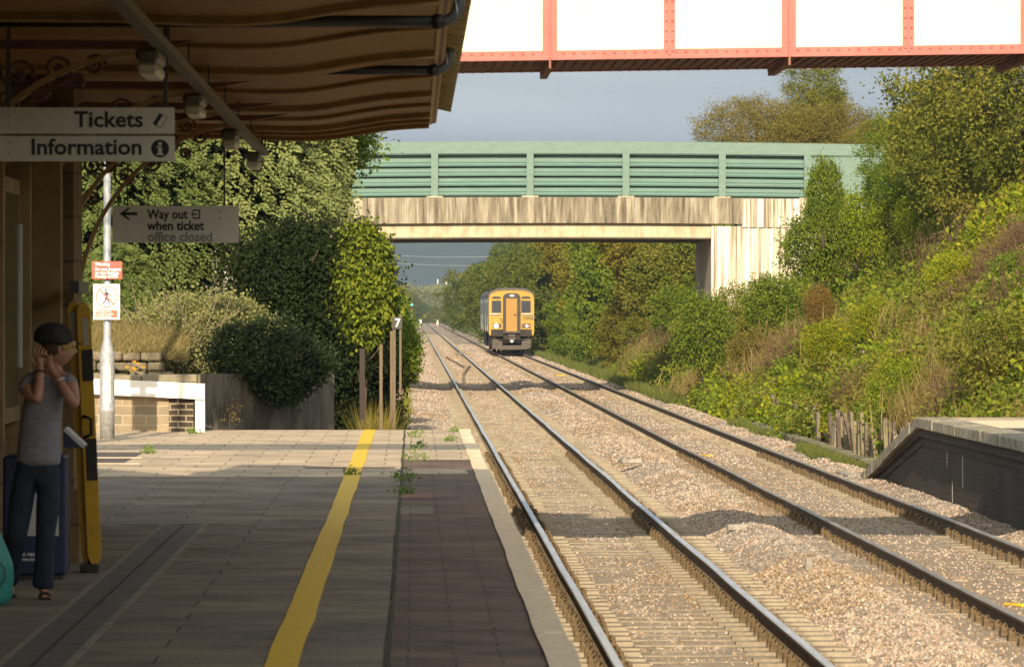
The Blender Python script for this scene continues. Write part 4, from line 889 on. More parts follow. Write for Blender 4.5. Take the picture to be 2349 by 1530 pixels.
# head shaped from a sphere; forward axis points right and a little away
hc = W(134, 797, 0); fwd = Vector((1, .30, -.10)).normalized(); lat = Vector((0, 0, 1)).cross(fwd).normalized(); upv = fwd.cross(lat).normalized()
def head_pt(a, b, c): return hc + fwd*a + lat*b + upv*c
bm = bmesh.new(); bmesh.ops.create_uvsphere(bm, u_segments=40, v_segments=28, radius=1)
for v in bm.verts:
    x, y, z = v.co
    fx_, sy_, uz_ = x*.098, y*.074, z*.112
    if z < 0: sy_ *= 1-.30*z*z; fx_ = fx_*(1-.10*z*z) + (.0 if x > 0 else .028*z*z)
    if x > 0:
        g_ = lambda cy, cz, s1, s2: math.exp(-((sy_-cy)/s1)**2-((uz_-cz)/s2)**2)
        fx_ += .024*g_(0, -.018, .012, .018)+.010*g_(0, .006, .010, .020) - .010*(g_(.029, .008, .014, .012)+g_(-.029, .008, .014, .012)) + .006*g_(0, -.054, .022, .008) - .003*g_(0, -.046, .02, .004) + .010*g_(0, -.090, .022, .016) + .004*g_(0, .028, .05, .012)
    v.co = head_pt(fx_, sy_, uz_)
for s in (-1, 1):   # ears
    r_ = bmesh.ops.create_uvsphere(bm, u_segments=12, v_segments=8, radius=1)
    for v in r_['verts']: x, y, z = v.co; v.co = head_pt(-.008+x*.018-z*.004, s*(.070+y*.010*s*1.0), -.004+z*.030)
hm = bpy.data.meshes.new('head'); bm.to_mesh(hm); bm.free()
nodes = []; edges = []
def nd(p, rx, ry=None, to=None):
    nodes.append((p, rx, ry or rx)); i = len(nodes)-1
    if to is not None: edges.append((to, i))
    return i
pel = nd(W(88, 1055, .01), .095, .07); wai = nd(W(92, 985, .01), .08, .055, pel); che = nd(W(100, 915, .02), .085, .05, wai); uch = nd(W(110, 868, .015), .065, .05, che); nk = nd(W(122, 840), .045, .045, uch); nk2 = nd(W(131, 820), .048, .048, nk); nd(W(133, 808), .055, .055, nk2)
def arm(pts, rad, start):
    i = start
    for p, r_ in zip(pts, rad): i = nd(p, r_, r_, i)
    return i
def hand(wr, wi, palm, fdir, side, curl, seed):
    """palm: direction of the palm, fdir: pointing direction of the fingers, side: across the palm"""
    rr = random.Random(seed); pm = wr+palm*.045; a = nd(pm, .026, .015, wi); 
    for k, (o, L, sp) in enumerate(((-.030, .068, -.16), (-.011, .078, -.04), (.010, .074, .06), (.028, .058, .20))):
        kn = pm+palm*.034+side*o; d1 = (fdir+side*sp).normalized(); b = nd(kn, .0098, .0098, a); m1 = kn+d1*L*.42; c = nd(m1, .0088, .0088, b); d2 = (d1+curl*(.55+.15*k)).normalized(); m2 = m1+d2*L*.33; e = nd(m2, .0080, .0080, c); d3 = (d2+curl*.8).normalized(); nd(m2+d3*L*.28, .0068, .0068, e)
    t0 = wr+palm*.020-side*.026; b = nd(t0, .013, .013, a); t1 = t0+(palm*.6-side*.75).normalized()*.030; c = nd(t1, .0105, .0105, b); nd(t1+(palm+curl*.5-side*.1).normalized()*.030, .0085, .0085, c)
# arm on the left of the picture: elbow low, forearm upright, hand at the back of the head
e1 = arm([W(76, 872, -.04), W(64, 886, -.10), W(76, 906, -.17), W(93, 918, -.22), W(95, 885, -.18), W(97, 852, -.12)], [.052, .050, .043, .038, .034, .026], uch)
hand(W(97, 842, -.105), e1, Vector((-.10, .35, .93)).normalized(), Vector((.15, .35, .9)).normalized(), Vector((1, 0, 0)), Vector((.75, .55, .0)), 1)
e2 = arm([W(150, 868, .0), W(163, 876, -.06), W(172, 905, -.11), W(178, 932, -.15), W(160, 905, -.15), W(143, 876, -.13), W(130, 860, -.10)], [.052, .048, .043, .040, .036, .028, .024], uch)
hand(W(125, 851, -.09), e2, Vector((-.45, .25, .86)).normalized(), Vector((-.35, .35, .85)).normalized(), Vector((.85, .0, .5)).normalized(), Vector((-.5, .6, .2)), 2)
l1 = nd(W(58, 1090, .02), .085, .085, pel); l1b = nd(W(45, 1170, .0), .07, .07, l1); l1c = nd(W(40, 1225, -.02), .055, .055, l1b); l1d = nd(W(22, 1290, .12), .045, .045, l1c); l1e = nd(W(12, 1345, .22), .035, .035, l1d); nd(W(22, 1364, .16), .034, .026, l1e)
l2 = nd(W(112, 1090, .0), .085, .085, pel); l2b = nd(W(110, 1160, 0), .068, .068, l2); l2c = nd(W(106, 1222, -.02), .052, .052, l2b); l2d = nd(W(102, 1290, .02), .045, .045, l2c); l2e = nd(W(99, 1348, .03), .034, .034, l2d); ft = nd(W(105, 1364, -.03), .032, .024, l2e)
for k, (dx_, L) in enumerate(((-.024, .05), (-.010, .046), (.003, .042), (.015, .037), (.026, .03))):
    q = W(110, 1368, -.09)+Vector((dx_, 0, 0)); b = nd(q, .012 if k == 0 else .009, .011 if k == 0 else .008, ft); nd(q+Vector((.008, -L*.6, -.003)), .010 if k == 0 else .0075, .009, b)
BO = skin('body', nodes, edges, m_skin, PE, 2, extra=[(hm, 0)])
def cloth(name, chain, mat, sub=2): 
    global nodes, edges
    nodes = []; edges = []; chain(); return skin(name, nodes, edges, mat, PE, sub)
def tee():
    a0 = nd(W(90, 1074), .138, .106); a = nd(W(90, 1052), .146, .112, a0); a2 = nd(W(91, 1020), .142, .104, a); b = nd(W(94, 968), .130, .098, a2); c = nd(W(99, 915), .142, .112, b); d_ = nd(W(107, 875), .115, .095, c); e = nd(W(118, 853), .062, .060, d_)
    s1 = nd(W(78, 872, -.03), .066, .064, d_); s1b = nd(W(62, 884, -.09), .060, .058, s1); nd(W(70, 900, -.14), .056, .054, s1b)
    s2 = nd(W(146, 866, .0), .064, .062, d_); s2b = nd(W(162, 875, -.06), .056, .054, s2); nd(W(167, 890, -.085), .052, .050, s2b)
TE = cloth('tee_shirt', tee, m_tee)
def jeans():
    a = nd(W(90, 1000), .115, .085); b = nd(W(90, 1062), .122, .098, a)
    c = nd(W(62, 1092, .01), .095, .092, b); c2 = nd(W(50, 1150, 0), .084, .084, c); c3 = nd(W(42, 1220, -.02), .068, .068, c2); c4 = nd(W(25, 1285, .10), .066, .066, c3); nd(W(14, 1345, .20), .074, .074, c4)
    d_ = nd(W(114, 1092, 0), .092, .092, b); d2 = nd(W(112, 1155, 0), .080, .080, d_); d3 = nd(W(106, 1222, -.02), .063, .063, d2); d4 = nd(W(102, 1290, .01), .062, .062, d3); d5 = nd(W(100, 1335, .02), .070, .072, d4); nd(W(99, 1352, .02), .072, .076, d5)
JE = cloth('jeans', jeans, m_jean)
def ell(name, c, ax, mat, parent, n=24, fn=None):
    bm = bmesh.new(); bmesh.ops.create_uvsphere(bm, u_segments=n, v_segments=n//2+2, radius=1)
    for v in bm.verts:
        q = Vector(v.co)
        if fn: q = fn(q)
        v.co = c+fwd*q.x*ax[0]+lat*q.y*ax[1]+upv*q.z*ax[2]-origin_of(parent)
    for f in bm.faces: f.smooth = True
    me = bpy.data.meshes.new(name); bm.to_mesh(me); bm.free(); me.materials.append(mat); o = bpy.data.objects.new(name, me); COL.objects.link(o); o.parent = parent; return o
def capf(q):
    k = 1+.06*math.sin(7*math.atan2(q.y, q.x))*max(0, q.z); z = q.z
    if z < -.25: z = -.25-(abs(z)-.25)*.25
    return Vector((q.x*k, q.y*k, z+.10*q.x*0))
CP = ell('cap', head_pt(-.030, 0, .050), (.122, .108, .100), m_cap, PE, 28, capf)
# band and peak
mb = MB(); n = 20; 
for k in range(n):
    a0, a1 = -1.05+2.1*k/n, -1.05+2.1*(k+1)/n
    def pk(a, r_, z_): return head_pt(-.02+math.cos(a)*r_*1.0, math.sin(a)*(.078 if r_ < .13 else .066), z_)
    q = [pk(a0, .100, .048), pk(a0, .168*(.80+.2*math.cos(a0)), .030), pk(a1, .168*(.80+.2*math.cos(a1)), .030), pk(a1, .100, .048)]
    mb.add(q+[p+upv*.008 for p in q], [(0, 1, 2, 3), (7, 6, 5, 4), (1, 5, 6, 2)])
mb.build('peak', m_cap, CP)
HR = ell('hair', head_pt(-.012, 0, .002), (.094, .0795, .088), m_hair2, PE, 24, lambda q: Vector((min(q.x, .35+.2*q.z), q.y, max(q.z, -.62+(.4 if q.x > 0 else 0)))))
ell('fringe', head_pt(.072, -.016, .030), (.032, .050, .026), m_hair, HR, 16)
ell('side_hair', head_pt(.030, -.066, .018), (.040, .014, .034), m_hair, HR, 14)
for s in (-1, 1): ell('eye', head_pt(.083, s*.029, .008), (.007, .010, .007), m_eye, BO, 10)
def band(p, ax, r, rr, name, mat):
    ax = Vector(ax).normalized(); a = ax.orthogonal().normalized(); b = ax.cross(a); mb = MB(); mb.tube([p+(a*math.cos(t)+b*math.sin(t))*r for t in np.linspace(0, 2*math.pi, 17)], rr, 6); return mb.build(name, mat, PE)
band(W(96, 852, -.125), (.0, .3, 1), .029, .006, 'bracelet', m_cap); band(W(96, 866, -.145), (.0, .3, 1), .032, .0035, 'bracelet', m_silver); wt = band(W(141, 873, -.13), (-.5, .2, .8), .031, .008, 'watch', m_silver)
mb = MB(); mb.box(W(93, 0).x, W(122, 0).x, DPn-.13, DPn+.07, PT, PT+.016, bev=.005); mb.tube([W(93, 1366, -.075), W(100, 1357, -.07), W(112, 1357, -.07), W(121, 1366, -.075)], .009, 6); mb.build('sandal', m_sand, PE)
mb = MB(); mb.box(W(8, 0).x, W(34, 0).x, DPn+.10, DPn+.30, PT, PT+.016, bev=.005); mb.build('sandal', m_sand, PE)

# ================================================================== WALLS AND POSTS BEYOND THE PLATFORM END
m_rub = pave_mat('rubble sandstone', (.34, .27, .18), (.20, .18, .13), (.42, .35, .25), .34, .135, .014, stain=.25, vert=True)
m_darkbr = pave_mat('dark corner bricks', (.06, .045, .035), (.045, .035, .03), (.36, .30, .21), .225, .085, .012, vert=True)
m_whb = M('white painted board', (.80, .79, .77), .5, var=.06)
m_copst = M('mossy coping stone', (.28, .24, .16), .9, scale=5, col2=(.16, .145, .10), bump=.6)
m_old = M('lichened rubble wall', (.21, .175, .12), .95, scale=6, col2=(.10, .085, .06), bump=1, bscale=9)
m_lich = M('orange lichen', (.42, .23, .02), .95, var=.5, scale=30)
d = 75.0
SW = thing('stone_wall', (sx_(340, d), d, PT), 'low coursed stone wall with mossy coping behind the lamp column', 'wall')
mb = MB(); mb.box(-6.5, sx_(388, d), d, d+.35, PT, sz_(880, d)); mb.build('stonework', m_rub, SW)
mb = MB(); mb.box(sx_(388.2, d), sx_(444, d), d-.01, d+.35, PT, sz_(880, d)); mb.build('brick_corner', m_darkbr, SW)
rc = random.Random(3); x = -6.5; mb = MB()
while x < sx_(455, d):
    e = min(x+rc.uniform(.4, .8), sx_(460, d)); mb.box(x+.01, e, d-.08, d+.42, sz_(878, d), sz_(862-rc.uniform(0, 7), d), bev=.015); x = e
mb.build('coping', m_copst, SW)
WB = thing('white_board', (sx_(340, d-.1), d-.15, PT), 'bright white painted board and end post fixed along the low stone wall', 'board')
dd = d-.16; mb = MB(); xl, xr = -6.4, sx_(470, dd)
def yl(x): return 868+(x-sx_(215, dd))/(xr-sx_(215, dd))*12
mb.add([(a, b, c) for b in (dd, dd+.05) for a, c in ((xl, sz_(yl(xl)+36, dd)), (xr, sz_(916, dd)), (xr, sz_(880, dd)), (xl, sz_(yl(xl), dd)))], [(0, 1, 2, 3), (7, 6, 5, 4), (0, 4, 5, 1), (1, 5, 6, 2), (2, 6, 7, 3), (3, 7, 4, 0)]); mb.build('board', m_whb, WB)
mb = MB(); mb.box(sx_(448, dd), sx_(470, dd), dd+.052, dd+.09, PT, sz_(882, dd)); mb.build('end_post', m_whb, WB)
mb = MB(); mb.box(sx_(461, dd), sx_(468, dd), dd-.01, dd+.04, PT, PT+.07); mb.build('foot_block', m_whb, WB)
OW = thing('rubble_wall', (-4, 77.2, PT), 'old rough rubble wall spotted with orange lichen above the white board', 'wall')
mb = MB(); rc = random.Random(12)
for zi in range(7):
    z0 = PT+.1+zi*.15; x = -6.6
    while x < -3.35-.08*zi:
        w_ = rc.uniform(.15, .5); mb.box(x, x+w_-.015, 77.0+rc.uniform(0, .12)+.04*zi, 77.6, z0, z0+rc.uniform(.10, .148), bev=.02); x += w_
mb.build('stonework', m_old, OW)
mb = MB(); rc = random.Random(8)
for (qx, qy, s) in ((310, 830, .06), (318, 834, .05), (292, 842, .05), (308, 846, .07), (300, 850, .04), (330, 842, .05), (262, 835, .06)):
    c = P(qx, qy, 77.0); mb.hull([(c.x+s*.8*rc.uniform(.4, 1)*math.cos(t), 76.98+(.002 if k % 2 else 0), c.z+s*.5*rc.uniform(.5, 1)*math.sin(t)) for k, t in enumerate(np.linspace(0, 6, 9))]+[(c.x, 76.975, c.z)])
mb.build('lichen', m_lich, OW)
m_cw = streaks('dark weathered concrete', (.06, .052, .042), (.11, .10, .085), (.16, .145, .12), 2.5, .5)
CW = thing('concrete_wall', (-2.1, 77.5, PT-.3), 'grey weathered concrete panel wall half hidden by ivy', 'wall')
a, b = Vector((-3.1, 76.5, 0)), Vector((-1.19, 78.6, 0)); dv = (b-a); L_ = dv.length; rz = math.atan2(dv.y, dv.x)
for k in range(3):
    mt = Matrix.Translation(a) @ Matrix.Rotation(rz, 4, 'Z') @ Matrix.Translation((k*L_/3, 0, 0)); mb = MB(); mb.box(0.004, L_/3-.004, 0, .12, PT-1.2, 1.62-.01*k, mt); mb.build('panel', m_cw, CW)

m_post = M('weathered timber post', (.17, .125, .08), .9, scale=4, col2=(.13, .10, .07), stretch=(5, 5, 1), bump=.4)
m_bsgn = M('black sign plate', (.02, .018, .018), .5); m_bpost = M('brown painted post', (.022, .011, .008), .7, var=.3)
d = 88.5
NB = thing('number_sign', (sx_(908, d), d, -.3), 'small black sign with a white figure on two timber posts beside the track', 'sign')
for x, w_, t_, bt in ((904, 3.6, 742, 985), (918.5, 2.6, 752, 905), (897.5, 2.6, 760, 980)):
    mb = MB(); mb.box(sx_(x-w_, d), sx_(x+w_, d), d+.03, d+.12, min(sz_(bt, d), sz_(bt, d)), sz_(t_, d)); mb.build('post', m_post, NB)
mb = MB(); mb.box(sx_(900, d), sx_(922.5, d), d, d+.025, sz_(755, d), sz_(727, d)); sp = mb.build('plate', m_bsgn, NB)
text('7', .20, m_wht, sp, (sx_(905.5, d), d-.003, sz_(749.5, d)), bold=.01, sx=.95)
mb = MB(); mb.box(sx_(915, d), sx_(922, d), d-.02, d+.1, sz_(727, d), sz_(722, d)); mb.build('cap', m_post, NB)
def post(name, x, yt, yb, d, w_, mat, label, cat='post'):
    mb = MB(); X = sx_(x, d); mb.box(X-w_/2, X+w_/2, d, d+w_, sz_(yb, d), sz_(yt, d)); return tag(mb.build(name, mat, None, (X, d, sz_(yb, d))), label, cat)
post('wooden_post', 831, 800, 962, 84, .085, m_bpost, 'dark brown post standing under the yellow green tree')
post('wooden_post', 874, 790, 985, 84, .05, m_post, 'thin grey post between the brown post and the number sign')
post('signal_stub', 917, 878, 925, 100, .14, m_post, 'short pale stub post at the edge of the ballast below the bush', 'post')

# ------------------------------------------------------------------ far signal and markers
m_pole = M('white pole', (.62, .60, .55), .6); m_sigb = M('black signal head', (.01, .01, .012), .6); m_lit = M('lit green aspect', (.05, .9, .4), .4, emit=(.05, 1, .45), es=6)
d = 1000.
SG = thing('railway_signal', (sx_(944.5, d), d, sz_(746, d)), 'distant colour light signal showing green on a white pole', 'signal')
mb = MB(); mb.tube([(sx_(944.5, d), d, sz_(746, d)), (sx_(944.5, d), d, sz_(705, d))], .09, 8); mb.build('pole', m_pole, SG)
mb = MB(); mb.box(sx_(941.5, d), sx_(947.5, d), d-.2, d+.2, sz_(706, d), sz_(694, d)); hd = mb.build('signal_head', m_sigb, SG)
mb = MB(); mb.disc_y((sx_(944.7, d), sz_(698.6, d)), .17, d-.26, d-.2, 14); mb.build('green_light', m_lit, hd)
mb = MB(); mb.box(sx_(942, d), sx_(947, d), d-.15, d+.15, sz_(722, d), sz_(718, d)); mb.box(sx_(941.5, d), sx_(945.5, d), d-.15, d+.15, sz_(738, d), sz_(733, d)); mb.box(sx_(941.5, d), sx_(945.5, d), d-.15, d+.15, sz_(746, d), sz_(741, d)); mb.build('equipment_box', m_pole, SG)
for x, y0, y1, w_, d, mt, lab in ((964.5, 743, 734, 5, 950, m_whb, 'bright white marker board beside the left track far away'), (1003.5, 745, 733, 4.5, 980, m_pole, 'grey upright marker board between the distant tracks')):
    mb = MB(); mb.box(sx_(x-w_/2, d), sx_(x+w_/2, d), d, d+.2, sz_(y0, d), sz_(y1, d), bev=.02); mb.box(sx_(x-.6, d), sx_(x+.6, d), d+.02, d+.1, -.3, sz_(y0, d)); tag(mb.build('marker_board', mt, None, (sx_(x, d), d, -.3)), lab, 'marker')
d = 880.
mb = MB(); mb.box(sx_(1073, d), sx_(1079.5, d), d, d+.4, sz_(672, d), sz_(662, d), bev=.1); mb.tube([(sx_(1075.5, d), d+.2, -.4), (sx_(1075.5, d), d+.2, sz_(672, d))], .07, 6)
tag(mb.build('square_marker', m_whb, None, (sx_(1075, d), d, -.4)), 'white square board high on a pole at the edge of the dark far trees', 'marker')
m_rbr = M('distant red brick', (.34, .13, .09), .9, var=.3); m_gird = M('distant grey girder', (.10, .10, .12), .8)
d = 1150.
FBd = thing('distant_bridge', (sx_(1050, d), d, -.5), 'small far off brick pier and dark girder of a bridge', 'bridge')
mb = MB(); mb.box(sx_(1045, d), sx_(1052.3, d), d, d+5, -.5, sz_(701, d)); mb.build('brick_pier', m_rbr, FBd)
mb = MB(); mb.box(sx_(1052.4, d), sx_(1068, d), d, d+5, sz_(713, d), sz_(702, d)); mb.build('girder', m_gird, FBd)
for x, y0, y1, w_, d, lab in ((1023.5, 646, 639.5, 7, 2300, 'white gabled house peeping over the far wood'), (1004, 643, 640, 3, 2300, 'tiny white house end left of the gabled one over the wood'), (1040.5, 693, 683, 2.6, 1500, 'narrow pale building end among the far trees')):
    hw = (w_/2)*d/F; X = sx_(x, d); z1 = sz_(y1, d); t = thing('far_house', (X, d, 0), lab, 'house')
    ze = z1-hw*.9
    mb = MB(); mb.box(X-hw*.8, X+hw*.8, d, d+6, 0, ze); mb.prism([(X-hw*.8, ze), (X+hw*.8, ze), (X, z1)], 'y', d, d+6); mb.build('wall', m_whb, t)
# power lines crossing in front of the hill
m_wire = M('power line', (.55, .58, .55), .5)
for (pts, lab) in (([(700, 576), (900, 586.5), (1000, 590.5), (1110, 590), (1200, 587), (1310, 579), (1420, 566)], 'upper overhead power line sagging in front of the blue hill'), ([(700, 598), (900, 604), (1000, 609), (1100, 610), (1200, 608), (1330, 600), (1420, 592)], 'lower overhead power line in front of the blue hill')):
    mb = MB(); mb.tube([P(x, y, 1500+(x-700)*.3) for x, y in pts], .085, 4); tag(mb.build('power_line', m_wire, None, P(*pts[0], 1500)), lab, 'cable')

# ================================================================== TRAIN
DT = 311.0; ut = DT/F
def tx(c): return sx_(1080+c/8.05, DT)
def tz(c): return sz_(640+c/8.05, DT)
m_ty = M('yellow train front', (.36, .222, .010), .45, var=.08, scale=2); m_tdoor = M('orange yellow door', (.31, .155, .006), .45, var=.12); m_trub = M('grey rubber gangway', (.055, .05, .045), .8, var=.3, scale=9); m_roof = M('grey train roof', (.085, .08, .078), .7, var=.3)
m_teal = M('teal train side', (.03, .10, .105), .35, var=.12, scale=2); m_tcream = M('cream door panel', (.55, .50, .36), .4); m_tgl = M('train glass', (.045, .05, .06), .15, spec=.7); m_und = M('brake dusted underframe', (.03, .023, .018), .8, var=.45, scale=6, bump=.3); m_plow = M('grey snow plough', (.075, .06, .05), .7, var=.35, scale=5); m_gold = M('gold stripe', (.40, .28, .10), .5); m_white_t = M('headlight glow', (1, .95, .8), .3, emit=(1, .93, .75), es=14); m_lclust = M('lamp cluster', (.09, .03, .02), .4); m_lens = M('unlit lens', (.75, .75, .68), .2); m_redl = M('red lens', (.30, .05, .05), .3)
TT = thing('train', ((tx(330)+tx(1170))/2, DT, 0), 'yellow fronted teal two car diesel train approaching on the right track', 'train')
tc_ = (tx(330)+tx(1170))/2; hw = (tx(1170)-tx(330))/2
zf, ze_, zt_ = tz(1000), tz(345), tz(205)
def section(hw, zt_, inset=0):
    pts = [(-hw+.10, zf), (-hw, zf+.45), (-hw, ze_)]
    for t in np.linspace(0, math.pi, 15)[1:-1]: pts.append((-(hw)*math.copysign(abs(math.cos(t))**.62, math.cos(t)), ze_+(zt_-ze_)*math.sin(t)**.8))
    return pts+[(hw, ze_), (hw, zf+.45), (hw-.10, zf)]
sec = [(tc_+x, z) for x, z in section(hw, zt_)]
for ci, (ya, yb) in enumerate(((DT+.08, DT+19.7), (DT+20.2, DT+39.8))):
    mb = MB(); mb.prism(sec, 'y', ya, yb); bo = mb.build('car_body', m_teal, TT)
    rs = [(tc_+x*1.004, z+.01) for x, z in section(hw, zt_+.12) if z >= ze_-.01]; mb = MB(); mb.prism(rs, 'y', ya+.02, yb); mb.build('roof', m_roof, bo)
    for k in range(9):
        y0 = ya+1.6+k*2.0
        if k in (2, 6):
            for s in (-1, 1):
                mb = MB(); X = tc_+s*hw; mb.box(X-.012, X+.012, y0-.2, y0+1.1, zf+.12, ze_-.05); dd_ = mb.build('side_door', m_tcream, bo)
                mb = MB(); mb.box(X-.016, X+.016, y0, y0+.35, zf+1.15, ze_-.25); mb.box(X-.016, X+.016, y0+.55, y0+.9, zf+1.15, ze_-.25); mb.build('pane', m_tgl, dd_)
        else:
            for s in (-1, 1):
                mb = MB(); X = tc_+s*hw; mb.box(X-.014, X+.014, y0, y0+1.35, zf+1.05, ze_-.3); mb.build('window', m_tgl, bo)
    for s in (-1, 1):
        mb = MB(); X = tc_+s*hw; mb.box(X-.008, X+.008, ya, yb, tz(690), tz(680)); mb.build('stripe', m_gold, bo)
    mb = MB(); mb.box(tc_-1.15, tc_+1.15, ya+4.5, yb-4.5, .35, zf); mb.build('underframe', m_und, bo)
    for yb_ in (ya+2.6, yb-2.6):
        mb = MB(); mb.box(tc_-1.05, tc_-.85, yb_-1.8, yb_+1.8, .35, .75); mb.box(tc_+.85, tc_+1.05, yb_-1.8, yb_+1.8, .35, .75); mb.box(tc_-.9, tc_+.9, yb_-.4, yb_+.4, .45, zf+.05); bg_ = mb.build('bogie', m_und, bo)
        for yy in (yb_-1.2, yb_+1.2):
            mb = MB()
            for s in (-1, 1):
                xc = tc_+s*.72; n = 20; mb.prism([(yy+.42*math.cos(2*math.pi*k/n), .425+.42*math.sin(2*math.pi*k/n)) for k in range(n)], 'x', xc-.065, xc+.065)
            mb.tube([(tc_-.72, yy, .425), (tc_+.72, yy, .425)], .08, 8); mb.build('wheelset', m_und, bg_)
mb = MB(); mb.box(tc_-.5, tc_+.5, DT+19.7, DT+20.2, .9, 3.0); mb.build('gangway', m_trub, TT)
# front end
zfy = tz(930)
fs = [(tc_+x, z) for x, z in section(hw, zt_)]
front = [(tx(372), tz(1045)), (tx(345), tz(1040)), (tx(332), tz(990))]+[p for p in fs if p[1] > zf+.4]+[(tx(1168), tz(990)), (tx(1155), tz(1040)), (tx(1128), tz(1045)), (tx(1128), zfy), (tx(372), zfy)]
mb = MB(); mb.prism(front, 'y', DT, DT+.079); FR = mb.build('front_end', m_ty, TT)
mb = MB(); m_band = M('orange brown rim', (.20, .09, .02), .5)
arcs = [p for p in fs if p[1] >= ze_-.05]
for p0, p1 in zip(arcs[:-1], arcs[1:]):
    q = lambda p, k: (tc_+(p[0]-tc_)*k, ze_+(p[1]-ze_)*k-.02*(1-k)); mb.prism([q(p0, 1.01), q(p1, 1.01), q(p1, .955), q(p0, .955)], 'y', DT-.03, DT-.001)
mb.build('rim', m_band, FR)
def arch_poly(x0, x1, zb, zt, n=10, k=.5):
    c = (x0+x1)/2; r = (x1-x0)/2; h = zt-(zt-zb)*0; pts = [(x1, zb)]
    zc = zt-r*k*1.2
    for t in np.linspace(0, math.pi, n): pts.append((c+r*math.copysign(abs(math.cos(t))**.6, math.cos(t)), zc+(zt-zc)*math.sin(t)**.8))
    return pts+[(x0, zb)]
mb = MB(); mb.prism(arch_poly(tx(594), tx(915), tz(1005), tz(262)), 'y', DT-.14, DT-.001); GW = mb.build('gangway_surround', m_trub, TT)
mb = MB(); mb.box(tx(652), tx(853), DT-.16, DT-.141, tz(968), tz(362)); DO = mb.build('front_door', m_tdoor, TT)
mb = MB(); mb.box(tx(790), tx(845), DT-.18, DT-.161, tz(675), tz(652)); mb.build('handle', m_trub, DO)
mb = MB(); mb.box(tx(720), tx(800), DT-.15, DT-.141, tz(325), tz(290)); mb.build('headcode_lens', m_lens, GW)
for k in range(14):
    pass
for a, b in ((392, 556), (936, 1102)):
    mb = MB(); mb.box(tx(a-14), tx(b+14), DT-.012, DT-.001, tz(632), tz(394), bev=.004); wf = mb.build('windscreen', m_ty, FR)
    mb = MB(); mb.box(tx(a-4), tx(b+4), DT-.018, DT-.0125, tz(624), tz(402)); mb.build('gasket', m_trub, wf)
    mb = MB(); mb.box(tx(a+4), tx(b-4), DT-.024, DT-.0185, tz(616), tz(412)); mb.build('pane', m_tgl, wf)
    mb = MB(); c_ = (a+b)/2; mb.box(tx(c_+ (12 if a < 700 else -52)), tx(c_+(12 if a < 700 else -52))+.04, DT-.05, DT-.03, tz(500), tz(388), None); wo = mb.build('wiper', m_trub, wf)
    mb = MB(); mb.prism(arch_poly(tx(a), tx(b), tz(366), tz(322), 8, .3), 'y', DT-.018, DT-.001); mb.build('marker_window', m_trub, FR)
    x0, x1 = (355, 552) if a < 700 else (945, 1142); mb = MB(); mb.tube([(tx(x0), DT-.07, tz(650)), (tx(x1), DT-.07, tz(650))], .035, 6); mb.build('handrail', m_lens, FR)
    x0, x1 = (406, 565) if a < 700 else (940, 1105); mb = MB(); mb.box(tx(x0), tx(x1), DT-.02, DT-.001, tz(905), tz(826), bev=.008); lc = mb.build('lamp_cluster', m_lclust, FR)
    cx, rad = (468, 34) if a < 700 else (1035, 27)
    mb = MB(); mb.disc_y((tx(cx), tz(866)), rad/8.05*ut, DT-.05, DT-.021, 18); mb.build('headlight', m_white_t if a < 700 else m_lens, lc)
    mb = MB(); rx = 525 if a < 700 else 972; mb.disc_y((tx(rx), tz(866)), 16/8.05*ut, DT-.04, DT-.021, 14); mb.build('tail_light', m_redl, lc)
    mb = MB(); wx = 428 if a < 700 else 1078; mb.disc_y((tx(wx), tz(866)), 9/8.05*ut, DT-.035, DT-.021, 10); mb.build('marker_light', m_lens, lc)
text('150267', .27, m_trub, FR, (tx(955), DT-.004, tz(752)), bold=.02, sx=.95)
mb = MB(); mb.tube([(tx(545), DT-.05, tz(705)), (tx(545), DT-.06, tz(745)), (tx(585), DT-.06, tz(748))], .018, 6); mb.tube([(tx(560), DT-.05, tz(790)), (tx(590), DT-.06, tz(790))], .018, 6); mb.build('grab_iron', m_trub, FR)
mb = MB(); mb.box(tx(385), tx(600), DT+.0, DT+.6, tz(1060), zfy-.01); mb.box(tx(910), tx(1115), DT+.0, DT+.6, tz(1060), zfy-.01); mb.box(tx(600), tx(910), DT+.1, DT+.6, tz(1180), tz(1006)); mb.build('buffer_beam', m_und, TT)
mb = MB(); mb.box(tx(695), tx(820), DT-.35, DT+.1, tz(1065), tz(1022)); mb.prism([(tx(690), tz(1075)), (tx(830), tz(1075)), (tx(800), tz(1165)), (tx(720), tz(1165))], 'y', DT-.30, DT+.1); cp = mb.build('coupler', m_plow, TT)
mb = MB(); mb.disc_y((tx(755), tz(1150)), .08, DT-.40, DT-.301, 12); mb.build('coupler_cone', m_lens, cp)
mb = MB(); mb.prism([(tx(395), tz(1100)), (tx(585), tz(1150)), (tx(585), tz(1225)), (tx(935), tz(1225)), (tx(935), tz(1150)), (tx(1110), tz(1100)), (tx(1110), tz(1270)), (tx(1060), tz(1290)), (tx(900), tz(1305)), (tx(560), tz(1305)), (tx(395), tz(1285))], 'y', DT-.05, DT+.0); mb.build('snow_plough', m_plow, TT)
for s in (-1, 1):
    mb = MB(); X = tc_+s*(hw-.25); mb.tube([(X, DT+.1, tz(1045)), (X-s*.15, DT+.05, tz(1110)), (X-s*.9, DT-.1, tz(1130))], .05, 6); mb.tube([(X+s*.12, DT+.3, tz(1050)), (X+s*.10, DT+.3, tz(1240))], .04, 6); mb.build('brake_hose', m_und, TT)
    mb = MB(); mb.box(X-.12, X+.12, DT+.9, DT+1.3, tz(1290), zf); mb.build('step_bracket', m_und, TT)
mb = MB(); mb.tube([(tx(380), DT+4, tz(222)), (tx(380), DT+5, tz(210))], .12, 8); mb.build('exhaust', m_und, TT)

